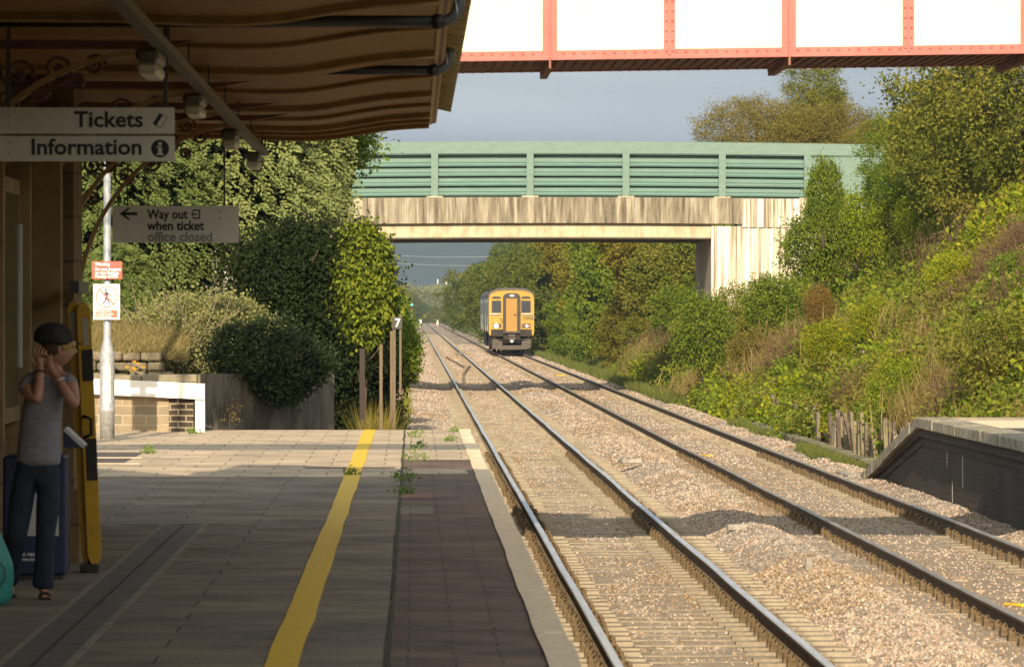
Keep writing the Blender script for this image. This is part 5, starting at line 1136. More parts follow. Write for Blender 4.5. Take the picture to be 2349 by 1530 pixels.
# ================================================================== VEGETATION
def unit(v): return v/np.maximum(1e-9, np.linalg.norm(v, axis=-1, keepdims=True))
def leaves(p, a, n, L, W, fold=0.0, tip=.55):
    """rhombic leaves: base p, along a, normal n"""
    a = unit(a); s = unit(np.cross(a, n)); L = np.asarray(L).reshape(-1, 1); W = np.asarray(W).reshape(-1, 1); nn = np.cross(s, a)
    v = np.stack([p, p+a*L*tip+s*W/2, p+a*L-nn*L*fold, p+a*L*tip-s*W/2], 1).reshape(-1, 3)
    return v
def quads(n): return np.arange(n*4).reshape(-1, 4)
def crown_v(seed, ncl, per, rad, L, W, clr=.22, shell=.6, droop=.3, lump=.3, flat=0, base=0.0, spread=1.0, fold=.12):
    """leaf clumps through an ellipsoid with a lumpy outline; rad=(rx,ry,rz), centred at origin"""
    r = np.random.default_rng(seed); d = unit(r.normal(size=(ncl, 3))); rr = np.ones(ncl)
    for k in range(7):
        q = unit(r.normal(size=3)); rr += lump*np.maximum(0, (d@q)-.45)*r.uniform(-.9, 1.5)
    u = r.uniform(0, 1, ncl)**(1/3); u = shell+(1-shell)*u; u = np.where(r.uniform(0, 1, ncl) < .25, u*r.uniform(.3, 1, ncl), u); u *= r.uniform(.9, 1.1, ncl)
    c = d*(rr*u)[:, None]*np.array(rad)
    if base: c[:, 2] = np.maximum(c[:, 2], -rad[2]*base)
    cs = clr*r.uniform(.5, 1.25, ncl)
    p = np.repeat(c, per, 0)+r.normal(size=(ncl*per, 3))*np.repeat(cs, per)[:, None]*np.array([1, 1, .75]); n = len(p); dd = np.repeat(d, per, 0)
    a = dd*.8+r.normal(size=(n, 3))*spread; a[:, 2] -= droop
    nr = r.normal(size=(n, 3))*.85+dd*.6+np.array([0, -.75, .35])
    return leaves(p, a, nr, L*r.uniform(.6, 1.3, n), W*r.uniform(.7, 1.3, n), fold)
def sprays_v(seed, ncl, rad, L, K=9, lf=.09, wf=.035, shell=.75, droop=.7, lump=.35):
    """conifer sprays: flattened hanging fans of narrow leaflets"""
    r = np.random.default_rng(seed); d = unit(r.normal(size=(ncl, 3))); rr = np.ones(ncl)
    for k in range(12):
        q = unit(r.normal(size=3)); rr += lump*np.maximum(0, (d@q)-.6)*r.uniform(-1.3, 1.6)
    u = shell+(1-shell)*r.uniform(0, 1, ncl)**.5; c = d*(rr*u)[:, None]*np.array(rad)
    a = d*1.0+r.normal(size=(ncl, 3))*.45; a[:, 2] = a[:, 2]*.6-droop*r.uniform(.2, 1.2, ncl); a = unit(a); nr = r.normal(size=(ncl, 3))*.5+d*.35+np.array([0, -.7, .5]); s = unit(np.cross(a, nr))
    out = []; Ls = L*r.uniform(.6, 1.3, ncl)
    for k in range(K):
        t = (k+.5)/K; sg = 1 if k % 2 else -1; sc = 1.15-t*.55
        p = c+a*(Ls*t)[:, None]; p[:, 2] -= (.10*L*t*t*3)
        la = a*1.0+s*sg*(.75 if k < K-1 else 0)+r.normal(size=(ncl, 3))*.12
        out.append(leaves(p, la, nr, lf*sc*r.uniform(.8, 1.2, ncl), wf*r.uniform(.8, 1.2, ncl), .15))
    v = np.stack([o.reshape(ncl, 4, 3) for o in out], 1).reshape(-1, 3)
    return v
def limbs(mb, base, top, r0, n=6, seed=0, spread=1.2, lift=.5):
    rr = random.Random(seed); base, top = Vector(base), Vector(top); H = (top-base)
    pts = [base+H*t+Vector((rr.uniform(-.04, .04), rr.uniform(-.04, .04), 0))*H.length*(t > 0) for t in (0, .3, .6, 1)]
    mb.tube(pts, [r0*1.25, r0, r0*.75, r0*.25], 8)
    for k in range(n):
        t = rr.uniform(.3, .95); p = base+H*t; an = k*2.4+rr.uniform(-.4, .4); L = spread*rr.uniform(.6, 1.1); q = p+Vector((math.cos(an)*L, math.sin(an)*L, L*lift*rr.uniform(.6, 1.6)))
        m = p.lerp(q, .5)+Vector((0, 0, -.06*L)); mb.tube([p, m, q], [r0*.45, r0*.3, r0*.08], 5)
m_bark = M('brown bark', (.10, .07, .045), .95, var=.4, scale=7, stretch=(3, 3, .6), bump=.6)
m_twig = M('pale bare twig', (.25, .20, .14), .9, var=.3)
def plant(name, loc, vs, mat, label, cat, trunk=None, group=None, fname='foliage', seed=0, spread=1, r0=.08, nl=6, lift=.5, rz=0, twig=None):
    t = thing(name, loc, label, cat, group)
    if isinstance(vs, np.ndarray):
        me = tri_mesh(fname, vs, quads(len(vs)//4), mat, link=False)
    else: me = vs
    f = bpy.data.objects.new(fname, me); COL.objects.link(f); f.parent = t; f.location = (0, 0, 0)
    if trunk is not None:
        mb = MB(); L0 = Vector(loc); limbs(mb, L0+Vector((0, 0, -.1)), L0+Vector(trunk), r0, nl, seed, spread, lift); mb.build('trunk', twig or m_bark, t)
    return t, f
# --- materials by kind
g_con = leafmat('grey green conifer sprays', [(0.086, 0.112, 0.033), (0.151, 0.183, 0.062), (0.222, 0.249, 0.087), (0.121, 0.153, 0.040)], .18, .3, 1.2)
g_con2 = leafmat('bright conifer sprays', [(0.045, 0.071, 0.017), (0.090, 0.130, 0.031), (0.136, 0.165, 0.053), (0.073, 0.103, 0.026)], .2, .3, 1.2)
g_dark = leafmat('leaves darkened for shade', [(0.006, 0.012, 0.004), (0.011, 0.020, 0.006), (0.018, 0.029, 0.008), (0.030, 0.030, 0.009)], .15, .3, 1.5)  # overhang shade is put into this leaf colour
g_yel = leafmat('yellow green laurel leaves', [(0.044, 0.071, 0.009), (0.098, 0.142, 0.016), (0.251, 0.284, 0.032), (0.163, 0.207, 0.023)], .35, .3, 1.3)
g_ivy = leafmat('ivy leaves', [(0.014, 0.026, 0.012), (0.024, 0.041, 0.017), (0.042, 0.064, 0.026), (0.091, 0.090, 0.038)], .2, .3, 2)
g_grey = leafmat('grey green shrub leaves', [(0.109, 0.118, 0.043), (0.185, 0.194, 0.069), (0.262, 0.259, 0.104), (0.120, 0.152, 0.043)], .2, .3, 1.6)
g_mid = leafmat('mid green leaves', [(0.054, 0.093, 0.010), (0.101, 0.159, 0.016), (0.172, 0.219, 0.023), (0.248, 0.252, 0.030)], .3, .4, .8)
g_lite = leafmat('light green leaves', [(0.084, 0.144, 0.010), (0.157, 0.225, 0.016), (0.254, 0.309, 0.023), (0.435, 0.380, 0.027)], .35, .35, .7)
g_haw = leafmat('hedge leaves', [(0.068, 0.091, 0.013), (0.120, 0.143, 0.020), (0.195, 0.194, 0.030), (0.299, 0.221, 0.040)], .3, .4, .6)
g_yb = leafmat('yellowing bramble leaves', [(0.083, 0.131, 0.013), (0.182, 0.234, 0.016), (0.331, 0.347, 0.016), (0.232, 0.131, 0.016)], .35, .3, .7)
g_olive = leafmat('olive brown leaves', [(0.092, 0.087, 0.019), (0.163, 0.144, 0.030), (0.246, 0.195, 0.043), (0.122, 0.134, 0.025)], .3, .35, .8)
g_red = leafmat('reddened leaves', [(.13, .07, .02), (.22, .10, .03), (.13, .13, .03), (.24, .18, .04)], .3, .3, 2)
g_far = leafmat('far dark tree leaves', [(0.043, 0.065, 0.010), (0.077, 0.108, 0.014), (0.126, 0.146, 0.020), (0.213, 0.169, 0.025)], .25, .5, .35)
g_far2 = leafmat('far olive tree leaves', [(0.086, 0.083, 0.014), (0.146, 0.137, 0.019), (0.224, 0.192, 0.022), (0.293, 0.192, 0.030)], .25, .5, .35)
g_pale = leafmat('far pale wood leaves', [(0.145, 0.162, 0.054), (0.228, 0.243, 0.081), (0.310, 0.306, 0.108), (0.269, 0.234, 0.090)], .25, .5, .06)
g_grass = leafmat('short grass blades', [(.075, .10, .02), (.11, .135, .03), (.15, .17, .045), (.19, .17, .06)], .35, .3, 2)
g_dry = leafmat('dry straw grass', [(0.180, 0.135, 0.049), (0.255, 0.195, 0.070), (0.330, 0.255, 0.105), (0.150, 0.143, 0.042)], .35, .3, 2)
g_pink = leafmat('willowherb stalks', [(0.122, 0.085, 0.038), (0.153, 0.106, 0.051), (0.166, 0.093, 0.077), (0.095, 0.100, 0.026)], .3, .3, 2)
g_weed = leafmat('weed leaves', [(.10, .17, .03), (.16, .25, .05), (.22, .30, .08)], .35)

# --- left side
def cut(v, k, z):
    """keep the sprays (k vertices each) whose lowest vertex is above z"""
    q = v.reshape(-1, k, 3); return q[q[:, :, 2].min(1) > z+.25*np.sin(q[:, 0, 0]*5)].reshape(-1, 3)
plant('conifer_tree', P(250, 985, 92)+Vector((0, 0, .6)), np.concatenate([sprays_v(1, 4300, (1.55, 1.4, 2.9), .32, lf=.11, wf=.045)+np.array([0, 0, 2.9])]), g_con2, 'bright green conifer behind the lamp column at the left', 'tree', (0, 0, 4.8), seed=1)
plant('conifer_tree', P(420, 985, 93)+Vector((0, 0, .6)), cut(sprays_v(2, 5200, (1.75, 1.4, 2.6), .34, lf=.12, wf=.05, lump=1.0)+np.array([0, 0, 3.5]), 36, 2.35), g_con, 'grey green conifer behind the way out sign with hanging sprays', 'tree', (0, 0, 6), seed=2)
plant('conifer_tree', P(622, 900, 95)+Vector((0, 0, .2)), np.concatenate([cut(sprays_v(3, 6200, (1.62, 1.4, 2.4), .34, lf=.12, wf=.05, lump=.7)+np.array([-.1, 0, 4.5]), 36, 2.9), sprays_v(33, 1500, (1.5, 1.3, 1.6), .27)+np.array([-.2, 0, 7.6])]), g_con, 'tall grey green conifer next to the road bridge', 'tree', (0, 0, 8), seed=3)  # the separate upper sprays are added out of view to shade the ballast
plant('broadleaf_tree', P(795, 985, 98)+Vector((0, 0, .1)), crown_v(40, 150, 26, (.35, .5, .4), .08, .05)+np.array([.05, 0, 5.3]), g_mid, 'thin green treetop showing above the left end of the road bridge', 'tree', (0, 0, 5.2), seed=8, spread=.2)
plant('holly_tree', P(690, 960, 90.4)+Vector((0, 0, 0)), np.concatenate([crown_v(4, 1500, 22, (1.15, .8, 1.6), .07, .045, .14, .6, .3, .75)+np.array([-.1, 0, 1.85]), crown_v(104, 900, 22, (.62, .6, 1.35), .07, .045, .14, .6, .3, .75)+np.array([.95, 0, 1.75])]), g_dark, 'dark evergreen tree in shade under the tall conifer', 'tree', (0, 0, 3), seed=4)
plant('shade_fill_growth', P(560, 800, 92.5)+Vector((0, 0, .2)), sprays_v(44, 5200, (1.75, .8, 1.6), .2)+np.array([-.5, 0, 1.1]), g_dark, 'dark growth added for the shadow behind the grey shrub', 'tree', (0, 0, 1.2), seed=14)  # dark mass added to stand for the black shade under the conifers
plant('laurel_tree', P(828, 985, 90.0), crown_v(5, 1300, 14, (.42, .55, 1.08), .105, .05, .10, .5, 1.1, .5, fold=.25)+np.array([-.02, 0, 2.4]), g_yel, 'yellow green leafy tree beside the track at the platform end', 'tree', (0, 0, 2.6), seed=5, spread=.5, r0=.05)
plant('grey_shrub', P(470, 870, 80), crown_v(6, 1500, 24, (1.15, .8, .72), .055, .032, .12, .5, 0, .5)+np.array([-.05, 0, .55]), g_grey, 'grey green shrub with bare twigs above the stone wall', 'shrub', (0.1, 0, .7), seed=6, spread=.6, r0=.03, nl=10, twig=m_twig)
t, f = plant('bare_brush', P(400, 850, 79), crown_v(16, 60, 12, (.5, .4, .3), .04, .02)+np.array([0, 0, .5]), g_grey, 'tangle of bare twigs rising in front of the grey shrub', 'shrub')
mb = MB(); rc = random.Random(5)
for k in range(24):
    b_ = P(330+rc.uniform(0, 150), 850, 79)+Vector((0, rc.uniform(-.3, .3), 0)); x2 = 270+rc.uniform(0, 330); e_ = P(x2, rc.uniform(620, 780), 79); m_ = b_.lerp(e_, .5)+Vector((rc.uniform(-.1, .1), 0, rc.uniform(0, .15)))
    mb.tube([b_, m_, e_], [.008, .006, .002], 4)
    for j in range(4):
        q = m_.lerp(e_, rc.uniform(.1, .9)); mb.tube([q, q+Vector((rc.uniform(-.12, .12), 0, rc.uniform(.02, .14)))], [.004, .0015], 3)
mb.build('twigs', m_twig, t)
plant('ivy_bush', P(628, 985, 77.3), np.concatenate([crown_v(7, 420, 24, (.48, .30, .40), .045, .04, .08, .6, .2, .7)+np.array([-.22, -.05, 1.10]), crown_v(47, 420, 24, (.50, .30, .36), .045, .04, .08, .6, .2, .7)+np.array([.32, -.05, 1.0]), crown_v(17, 200, 24, (.34, .22, .22), .045, .04, .09, .6, .2, .6)+np.array([.15, -.05, .66])]), g_ivy, 'dark ivy bush spilling over the concrete wall', 'bush')
plant('small_bush', P(928, 890, 108), crown_v(8, 420, 20, (.24, .8, .62), .07, .045, .09, .5, .2)+np.array([0, 0, .72]), g_mid, 'small green bush at the left edge of the ballast', 'bush', (0, 0, .9), seed=9, spread=.3, r0=.03)
plant('small_bush', P(912, 900, 122), crown_v(18, 420, 18, (.22, .9, 1.0), .08, .05, .1, .5, .2)+np.array([0, 0, 1.2]), g_mid, 'taller green bush behind the number sign', 'bush', (0, 0, .9), seed=19, spread=.3, r0=.03)
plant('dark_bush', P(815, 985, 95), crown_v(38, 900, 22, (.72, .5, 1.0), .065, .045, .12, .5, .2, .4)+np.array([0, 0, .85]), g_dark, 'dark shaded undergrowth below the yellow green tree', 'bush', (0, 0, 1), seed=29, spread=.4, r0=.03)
plant('small_bush', P(880, 985, 93), crown_v(28, 160, 18, (.28, .5, .28), .06, .04, .1, .5, .2)+np.array([0, 0, .25]), g_ivy, 'low ivy clump at the foot of the thin grey post', 'bush')
plant('low_bush', P(240, 860, 79.5), crown_v(29, 300, 20, (.7, .5, .3), .06, .03, .1, .5, .2)+np.array([0, 0, .35]), g_olive, 'dry low growth on top of the rubble wall', 'bush')
plant('low_bush', P(320, 700, 86), sprays_v(30, 900, (.55, .5, .7), .2)+np.array([-.3, 0, .3]), g_con2, 'bright fern like branch behind the prohibition sign', 'bush')
# added tree, never in view, its crown placed to shade the concrete wall
plant('added_shade_tree', (-5.6, 60, .8), crown_v(9, 380, 30, (.95, .8, .5), .16, .1, .2, .35, .2)+np.array([2.0, 0, 7.35]), g_mid, 'added tree out of view, its crown placed to shade the wall', 'tree', (1.2, 0, 7.2), seed=10, r0=.14)
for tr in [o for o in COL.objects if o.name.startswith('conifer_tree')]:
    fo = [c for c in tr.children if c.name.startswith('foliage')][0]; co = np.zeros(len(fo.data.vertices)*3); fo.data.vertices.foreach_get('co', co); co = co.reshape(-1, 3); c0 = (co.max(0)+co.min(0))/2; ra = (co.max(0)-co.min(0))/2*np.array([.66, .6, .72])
    me = tri_mesh('gap_shade_core', crown_v(len(co), 900, 22, ra, .12, .09, .16, .5, .2, .2)+c0, quads(900*22), g_dark, link=False); f_ = bpy.data.objects.new('gap_shade_core', me); COL.objects.link(f_); f_.parent = tr  # dark core added so the gaps between sprays look shaded
# grass tufts
def tufts(n, x0, x1, y0, y1, zf, hmin, hmax, wd, seed, lean=.35, keep=None, per=1):
    r = np.random.default_rng(seed); x = r.uniform(x0, x1, n); y = r.uniform(y0, y1, n)
    if keep is not None: k = keep(x, y); x, y = x[k], y[k]
    n = len(x); z = zf(x, y); p = np.stack([x, y, z-.02], 1); a = r.normal(size=(n, 3))*lean; a[:, 2] = 1; nr = r.normal(size=(n, 3)); nr[:, 2] *= .2; nr[:, 1] -= .6
    return leaves(p, a, nr, r.uniform(hmin, hmax, n), wd*r.uniform(.6, 1.4, n), .3, .3)
def stuff(name, vs, mat, label, cat):
    o = tri_mesh(name, vs, quads(len(vs)//4), mat); return tag(o, label, cat, kind='stuff')
def patch(x, y): return (fnoise(x*2.2, y*.55, 71, 3, .5) > -.12) & (y < 172) & (x > 7.35+.0*y)
gz_ = lambda x, y: np.maximum(ballast_z(x, y), ground_z(x, y))
stuff('short_grass', tufts(60000, 7.25, 8.4, 92, 150, gz_, .08, .22, .018, 5, keep=lambda x, y: (fnoise(x*2, y*.6, 71, 3, .5)+(x-7.75)*.9 > .05)), g_grass, 'short bright grass growing along the right edge of the ballast', 'grass')
stuff('verge_grass', tufts(60000, 7.3, 9.4, 150, 330, gz_, .12, .45, .04, 6), g_grass, 'long grass verge under the bridge and beside the train', 'grass')
stuff('verge_grass', tufts(20000, -2.4, .1, 78, 200, gz_, .12, .5, .025, 7, keep=lambda x, y: x < -.25+.3*fnoise(x*0, y, 4, 2, .6)), g_haw, 'rough grass and weeds along the left edge of the ballast', 'grass')
stuff('dry_grass', tufts(1200, sx_(840, 88), sx_(885, 88), 86, 92, lambda x, y: x*0-.35, .5, 1.5, .016, 8, .14), g_olive, 'pale dry grass stalks standing between the posts', 'grass')

stuff('bank_grass', tufts(7000, sx_(205, 78), sx_(430, 78), 77.3, 79.5, lambda x, y: 1.92+(y-77.3)*.20-.22*np.clip(x+4.0, 0, 1), .05, .17, .013, 9, .9), leafmat('dry mixed grass', [(.12, .11, .035), (.22, .18, .07), (.30, .24, .11), (.10, .12, .03)], .3), 'dry grass and moss on top of the old rubble wall', 'grass')
# --- right bank: tangled undergrowth is stuff, shrubs and trees one can pick out are things
def clump(seed, n, L, W, kind='leaf', rad=(.5, .5, .4)):
    if kind == 'leaf': return crown_v(seed, n//14, 14, rad, L, W, .11, .35, .2, .4)+np.array([0, 0, .12])
    r = np.random.default_rng(seed); p = r.normal(size=(n, 3))*np.array([.3, .3, 0]); a = r.normal(size=(n, 3))*.22; a[:, 2] = 1; nr = r.normal(size=(n, 3)); nr[:, 2] *= .2
    if kind == 'grass': return leaves(p, a, nr, r.uniform(.35, .8, n), W*r.uniform(.6, 1.3, n), .25, .3)
    # stalks with small leaves and flowers along them
    st = leaves(p[:n//8], a[:n//8], nr[:n//8], r.uniform(.6, .95, n//8), W*.6, .0, .5); k = n-n//8; i = r.integers(0, n//8, k); t = r.uniform(.1, .8, k)
    q = p[i]+unit(a[i])*t[:, None]; aa = r.normal(size=(k, 3)); aa[:, 2] += .4
    return np.concatenate([st, leaves(q, aa, r.normal(size=(k, 3)), r.uniform(.5, 1, k)*L, W)])
def cm(name, vs, mat): return tri_mesh(name, vs, quads(len(vs)//4), mat, link=False)
kinds = {
 'bramble_undergrowth': ([cm('bramble', clump(50+i, 620, .085, .05), m_) for i, m_ in enumerate((g_mid, g_mid, g_haw, g_haw, g_lite))], 'tangled green bramble undergrowth covering the right bank'),
 'yellowing_undergrowth': ([cm('yellowing', clump(60+i, 520, .09, .055), m_) for i, m_ in enumerate((g_yb, g_lite, g_yb))], 'patches of yellowing leaves among the brambles on the right bank'),
 'willowherb': ([cm('willowherb', clump(70+i, 420, .09, .018, 'stalk'), g_pink) for i in range(2)], 'pinkish brown willowherb stalks standing on the right bank'),
 'dead_grass': ([cm('dead grass', clump(80+i, 260, .1, .016, 'grass'), g_dry) for i in range(2)], 'straw coloured grass tufts on the lower right bank'),
 'olive_undergrowth': ([cm('olive', clump(90+i, 560, .075, .04), m_) for i, m_ in enumerate((g_olive, g_haw))], 'dull olive brown undergrowth on the right bank'),
}
N = 8500; r = np.random.default_rng(77); y = 74*(215/74)**r.uniform(0, 1, N); x = 8.5+(r.uniform(0, 1, N)**.8)*11.5; k = (x < .1175*y+2.8) & ~((y > DG-1.2) & (y < DG+10) & (x > 8.4)); x, y = x[k], y[k]; x = np.where((y < 110) & (x < 9.35), 9.35+.3*r.uniform(0, 1, len(x)), x)
n1 = fnoise(x, y*.5, 101, 3, .55); n2 = fnoise(x, y*.5, 102, 3, .7); n3 = fnoise(x, y*.5, 103, 3, .8); h = (x-8.5)/8
sel = np.zeros(len(x), int); sel[(n3 > .32)] = 4; sel[(n1 > .40)] = 1; sel[(n2 > .50) & (h > .12)] = 2; sel[(n2 < -.48) & (h < .35)] = 3
for ki, (nm, (vs, lab)) in enumerate(kinds.items()):
    m_ = sel == ki; q = m_.sum(); pts = np.stack([x[m_], y[m_], ground_z(x[m_], y[m_])+.05], 1)
    o = scatter(nm, pts, np.stack([r.uniform(-.3, .3, q), r.uniform(-.3, .3, q)-.3, r.uniform(0, 6.28, q)], 1), r.uniform(.75, 1.45, q)*(1+.2*(y[m_] > 120)), r.integers(0, len(vs), q), vs)
    tag(o, lab, 'undergrowth', kind='stuff')
flow = tufts(500, 9.5, 14, 85, 130, lambda x, y: ground_z(x, y)+np.random.default_rng(3).uniform(.5, 1.0, len(x)), .05, .09, .07, 44, 1.2)
stuff('pink_flowers', flow, M('pink petals', (.42, .16, .36), .6), 'small pink purple flower heads dotted over the bank', 'flowers')
# shrubs and trees of the bank: shared crowns
cr = [cm('foliage', crown_v(200+i, 420, 20, (1.0, 1.0, .9), .095, .055, .15, .5, .15, .5), m_) for i, m_ in enumerate((g_mid, g_haw, g_lite, g_yb, g_olive, g_red))]
def shrub(px_, py_, d_, s, kind, label, cat='shrub', sz=1.0, name='shrub', r0=.04):
    c = P(px_, py_, d_); base = Vector((c.x, c.y, c.z-s*sz*.9)); t = thing(name, base, label, cat, 'shrubs picked out on the right bank')
    f = bpy.data.objects.new('foliage', cr[kind]); COL.objects.link(f); f.parent = t; f.location = (0, 0, s*sz*.9); f.scale = (s, s, s*sz); f.rotation_euler = (0, 0, (px_*7+py_) % 6.28)
    mb = MB(); limbs(mb, base+Vector((0, 0, -.5)), base+Vector((0, 0, s*sz*1.1)), r0, 5, int(px_), s*.7); mb.build('stem', m_bark, t)
    return t
shrub(1890, 445, 128, .46, 0, 'upright fresh green shrub in front of the solid green bridge panel', sz=2.0)
shrub(1965, 510, 140, .75, 2, 'yellow green shrub right below the end of the green parapet', sz=1.1)
shrub(1870, 560, 140, .9, 0, 'green bush covering the foot of the white wing wall', sz=1.1)
shrub(1770, 690, 148, .8, 0, 'green bush in front of the white abutment base')
shrub(1690, 730, 155, .85, 1, 'dark green bush at the left base of the abutment')
shrub(1610, 760, 150, .85, 0, 'leafy bush at the inner corner of the bank next to the track', sz=1.3)
shrub(2010, 740, 118, .5, 3, 'yellow leaved shrub halfway up the bank')
shrub(2190, 640, 112, .5, 3, 'yellow patch of leaves above the opposite platform end')
shrub(1900, 790, 118, .5, 3, 'small yellowing shrub above the timber pales')
shrub(1880, 700, 125, .3, 5, 'little red leaved shrub in the middle of the bank', sz=1.4)
shrub(2080, 880, 96, .5, 2, 'light green clump just above the leaning pales')
shrub(2300, 820, 86, .7, 1, 'dark leafy clump behind the opposite platform')
shrub(2330, 640, 105, .55, 0, 'green bush at the right edge of the photo')
shrub(2120, 500, 135, .6, 2, 'pale green bush under the big hedge tree')
shrub(1720, 800, 140, .55, 4, 'olive brown bush low on the bank near the straw grass')
# big hedge trees at the top right and the trees on the skyline
big = [cm('foliage', crown_v(220+i, 900, 42, (1.9, 1.7, 1.9), .085, .05, .15, .55, .1, .6), m_) for i, m_ in enumerate((g_haw, g_mid))]
def bigtree(px_, py_, d_, s, me, label, sz=1.0, group='trees at the top of the right bank', name='hedge_tree', drop=2.6, r0=.12, cat='tree'):
    c = P(px_, py_, d_); base = Vector((c.x, c.y, c.z-drop)); t = thing(name, base, label, cat, group)
    f = bpy.data.objects.new('foliage', me); COL.objects.link(f); f.parent = t; f.location = (0, 0, drop); f.scale = (s, s, s*sz); f.rotation_euler = (0, 0, (px_*3+py_) % 6.28)
    mb = MB(); limbs(mb, base+Vector((0, 0, -.3)), base+Vector((0, 0, drop+.6*s)), r0, 9, int(px_), 1.3*s, .6); mb.build('trunk', m_bark, t); return t
bigtree(2325, 275, 126, 1.3, big[0], 'largest dark green hedge tree at the top right corner')
bigtree(2205, 330, 134, 1.0, big[0], 'dark green hedge tree left of the largest one at the top of the bank')
bigtree(2125, 385, 140, .75, big[1], 'smaller green tree sloping down towards the bridge parapet')
bigtree(2062, 440, 146, .5, big[1], 'small round green bush at the end of the bridge parapet', drop=1.5)
sky_m = cm('foliage', crown_v(240, 800, 40, (1.9, 1.6, 2.2), .11, .045, .17, .5, .6, .7), g_haw); sky_o = cm('foliage', crown_v(241, 1200, 30, (3.1, 1.7, 1.7), .09, .045, .2, .35, -.2, .8), g_olive)
bigtree(1875, 258, 205, .85, sky_m, 'tall drooping olive green tree on the skyline behind the bridge', 1.0, 'skyline trees behind the bridge', 'birch_tree', drop=5)
bigtree(1740, 300, 200, .78, sky_o, 'twiggy brownish hawthorn on the skyline left of the drooping tree', 1.0, 'skyline trees behind the bridge', 'hawthorn_tree', drop=4)
bigtree(1895, 315, 198, .85, sky_o, 'brownish hawthorn on the skyline under the drooping tree', .9, 'skyline trees behind the bridge', 'hawthorn_tree', drop=4)
bigtree(2010, 320, 196, .5, sky_o, 'small sparse hawthorn on the skyline beside the hedge', .9, 'skyline trees behind the bridge', 'hawthorn_tree', drop=3)
# belt of trees along the right of the line beyond the bridge
bm_ = [cm('foliage', crown_v(260+i, 800, 56, (3.2, 3.2, 2.9), .19, .11, .25, .55, .15, .75), m_) for i, m_ in enumerate((g_far, g_far2, g_mid, g_far, g_haw))]
belt = [(1600, 640, 215, .75, 4), (1530, 600, 235, .85, 1), (1470, 640, 250, .9, 2), (1600, 760, 205, .5, 2), (1540, 770, 215, .5, 4), (1420, 600, 275, .9, 1), (1480, 740, 240, .55, 1), (1380, 610, 300, .9, 1), (1400, 730, 270, .6, 2), (1330, 660, 335, 1.0, 3), (1330, 760, 300, .55, 2), (1290, 700, 360, 1.0, 4), (1260, 650, 400, 1.1, 0), (1215, 670, 450, 1.15, 0), (1240, 750, 350, .6, 2),
        (1190, 650, 510, 1.2, 3), (1155, 665, 570, 1.15, 0), (1130, 680, 640, 1.1, 3), (1110, 690, 720, 1.15, 0), (1104, 690, 800, .95, 3), (1098, 706, 880, .8, 1), (1350, 590, 420, 1.1, 0), (1450, 580, 330, 1.0, 1), (1560, 570, 260, .9, 2)]
words = ['first', 'second', 'third', 'fourth', 'fifth', 'sixth', 'seventh', 'eighth', 'ninth', 'tenth', 'eleventh', 'twelfth', 'thirteenth', 'fourteenth', 'fifteenth', 'sixteenth', 'seventeenth', 'eighteenth', 'nineteenth', 'twentieth', 'twenty first', 'twenty second', 'twenty third', 'twenty fourth']
order = sorted(range(len(belt)), key=lambda i: belt[i][2])
look = {0: 'dark green', 1: 'olive green', 2: 'fresh green', 3: 'deep green', 4: 'brownish green'}
for rank, i in enumerate(order):
    px_, py_, d_, s, k = belt[i]
    where = 'right of the train' if px_ > 1230 else ('right above the train roof' if px_ > 1120 else 'left of its roof')
    bigtree(px_, py_, d_, s, bm_[k], '%s tree, %s nearest in belt beyond bridge, %s' % (look[k], words[rank], where), 1.0, 'tree belt on the right beyond the bridge', 'belt_tree', drop=max(1.5, CAMZ+(715-py_)*d_/F+.3), r0=.2)
for px_, py_, d_, s, k, lab in ((862, 700, 330, .5, 1, 'olive tree at the left of the line behind the laurel'), (905, 704, 700, .5, 4, 'brownish tree at the left of the line before the green signal'), (915, 690, 1050, .8, 1, 'olive tree behind the green signal')):
    bigtree(px_, py_, d_, s, bm_[k], lab, 1.0, 'trees on the left beyond the bridge', 'belt_tree', drop=2.6, r0=.2)
# low bushes and far wood: masses
def mass(name, pts, scl, vs, label):
    n = len(pts); r = np.random.default_rng(n); o = scatter(name, pts, np.stack([np.zeros(n), np.zeros(n), r.uniform(0, 6.28, n)], 1), scl, r.integers(0, len(vs), n), vs); return tag(o, label, 'wood', kind='stuff')
r = np.random.default_rng(5); n = 260; y = 190*(900/190)**r.uniform(0, 1, n); x = 9.6+r.uniform(0, 3.5, n)+.004*y
mass('lineside_bushes', np.stack([x, y, np.full(n, .2)], 1), r.uniform(.22, .42, n), bm_[1:5], 'continuous low bushes at the foot of the tree belt beside the line')
n = 150; y = r.uniform(1220, 1400, n); x = sx_(0, 1)*0+(r.uniform(840, 1060, n)-949)*y/F; top = np.interp((x/y*F+949), [840, 940, 960, 1000, 1070], [655, 670, 690, 705, 700]); z = CAMZ+(715-top-10-r.uniform(0, 22, n))*y/F
mass('trackside_trees', np.stack([x, y, z-1.5], 1), r.uniform(.5, .8, n), [bm_[0], bm_[3], bm_[4]], 'dark distant trees closing the view where the line bends away')
n = 420; y = r.uniform(1700, 2250, n); px_ = r.uniform(820, 1330, n); x = (px_-949)*y/F; z = CAMZ+(715-(662+r.uniform(0, 44, n)))*y/F
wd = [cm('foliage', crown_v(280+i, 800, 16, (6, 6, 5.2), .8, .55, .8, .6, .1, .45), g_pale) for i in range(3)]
mass('far_wood', np.stack([x, y, z-3], 1), r.uniform(.5, .95, n), wd, 'pale hazy wood of rounded trees below the blue hill')
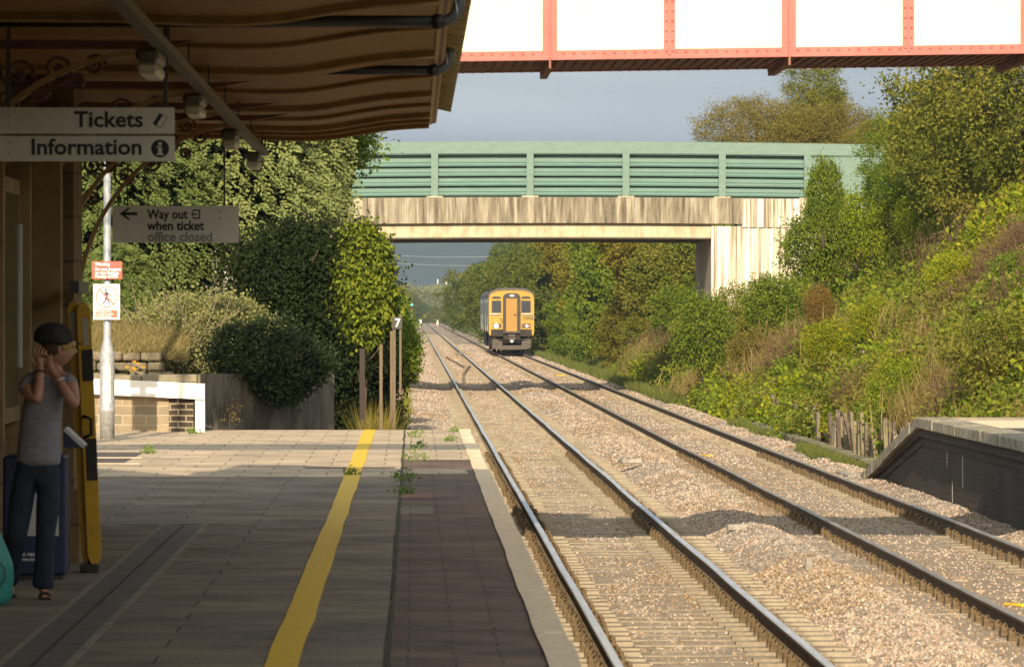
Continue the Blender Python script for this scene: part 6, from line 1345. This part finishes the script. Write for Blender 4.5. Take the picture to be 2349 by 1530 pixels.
# weeds on the platform
def weed(px_, py_, s, label, seed):
    d_ = 1.72*F/(py_-715); c = P(px_, py_, d_); plant('weed', (c.x, c.y, PT), crown_v(seed, 16, 7, (s*1.1, s*3, s*.45), .04, .02, .035, .2, -.3)+np.array([0, 0, s*.4]), g_weed, label, 'weed', group='weeds rooted in the platform joints')
for a in ((957, 1003, .11, 'leafy weed in the joint at the far end of the platform', 301), (960, 1030, .10, 'weed in the joint one step nearer than the far end clump', 302), (952, 1056, .14, 'largest pale weed in the sunlit strip of the platform joint', 303), (926, 1104, .11, 'dark green weed in the platform joint just inside the shade', 304), (925, 1132, .05, 'tiny weed in the joint below the dark green one', 305), (805, 1090, .05, 'flat weed beside the yellow line', 306), (1040, 990, .05, 'little weed next to the coping at the platform end', 307), (1030, 1012, .05, 'little weed by the coping in the narrow shadow', 308), (445, 995, .06, 'weed at the foot of the white end post', 309), (345, 1040, .05, 'weed on the paving near the lamp column', 310)): weed(*a)
t, f = plant('dry_weed', P(527, 985, 76.0), crown_v(320, 26, 6, (.2, .15, .2), .035, .014, .04, .2)+np.array([0, 0, .25]), g_dry, 'dry yellowish weed growing against the concrete wall', 'weed', (0, 0, .35), seed=3, spread=.15, r0=.006)

# ================================================================== HILL AND HAZE
m_hill = M('wooded hill', (.055, .075, .035), .95, scale=.02, col2=(.03, .045, .02), bump=1, bscale=.08)
def hill_z(x, y): return 5+105*np.exp(-((y-4300)/420.)**2)*(1-.10*np.cos(x/260.)+.0*x)+3*fnoise(x, y, 55, 4, .02)
h = sheet('hill', np.linspace(-1400, 1700, 130), np.linspace(3300, 4500, 60), hill_z, m_hill); tag(h, kind='structure')
mz = bpy.data.materials.new('haze'); mz.use_nodes = True; t = mz.node_tree; t.nodes.clear(); o_ = t.nodes.new('ShaderNodeOutputMaterial'); pv = t.nodes.new('ShaderNodeVolumePrincipled'); pv.inputs['Color'].default_value = (.26, .36, .56, 1); pv.inputs['Density'].default_value = .00018; pv.inputs['Anisotropy'].default_value = 0; t.links.new(pv.outputs[0], o_.inputs['Volume'])
mb = MB(); mb.box(-1500, 1800, -80, 4600, -4, 135); hz = mb.build('haze', mz); tag(hz, 'thin bluish haze over the distance', 'haze', kind='stuff')
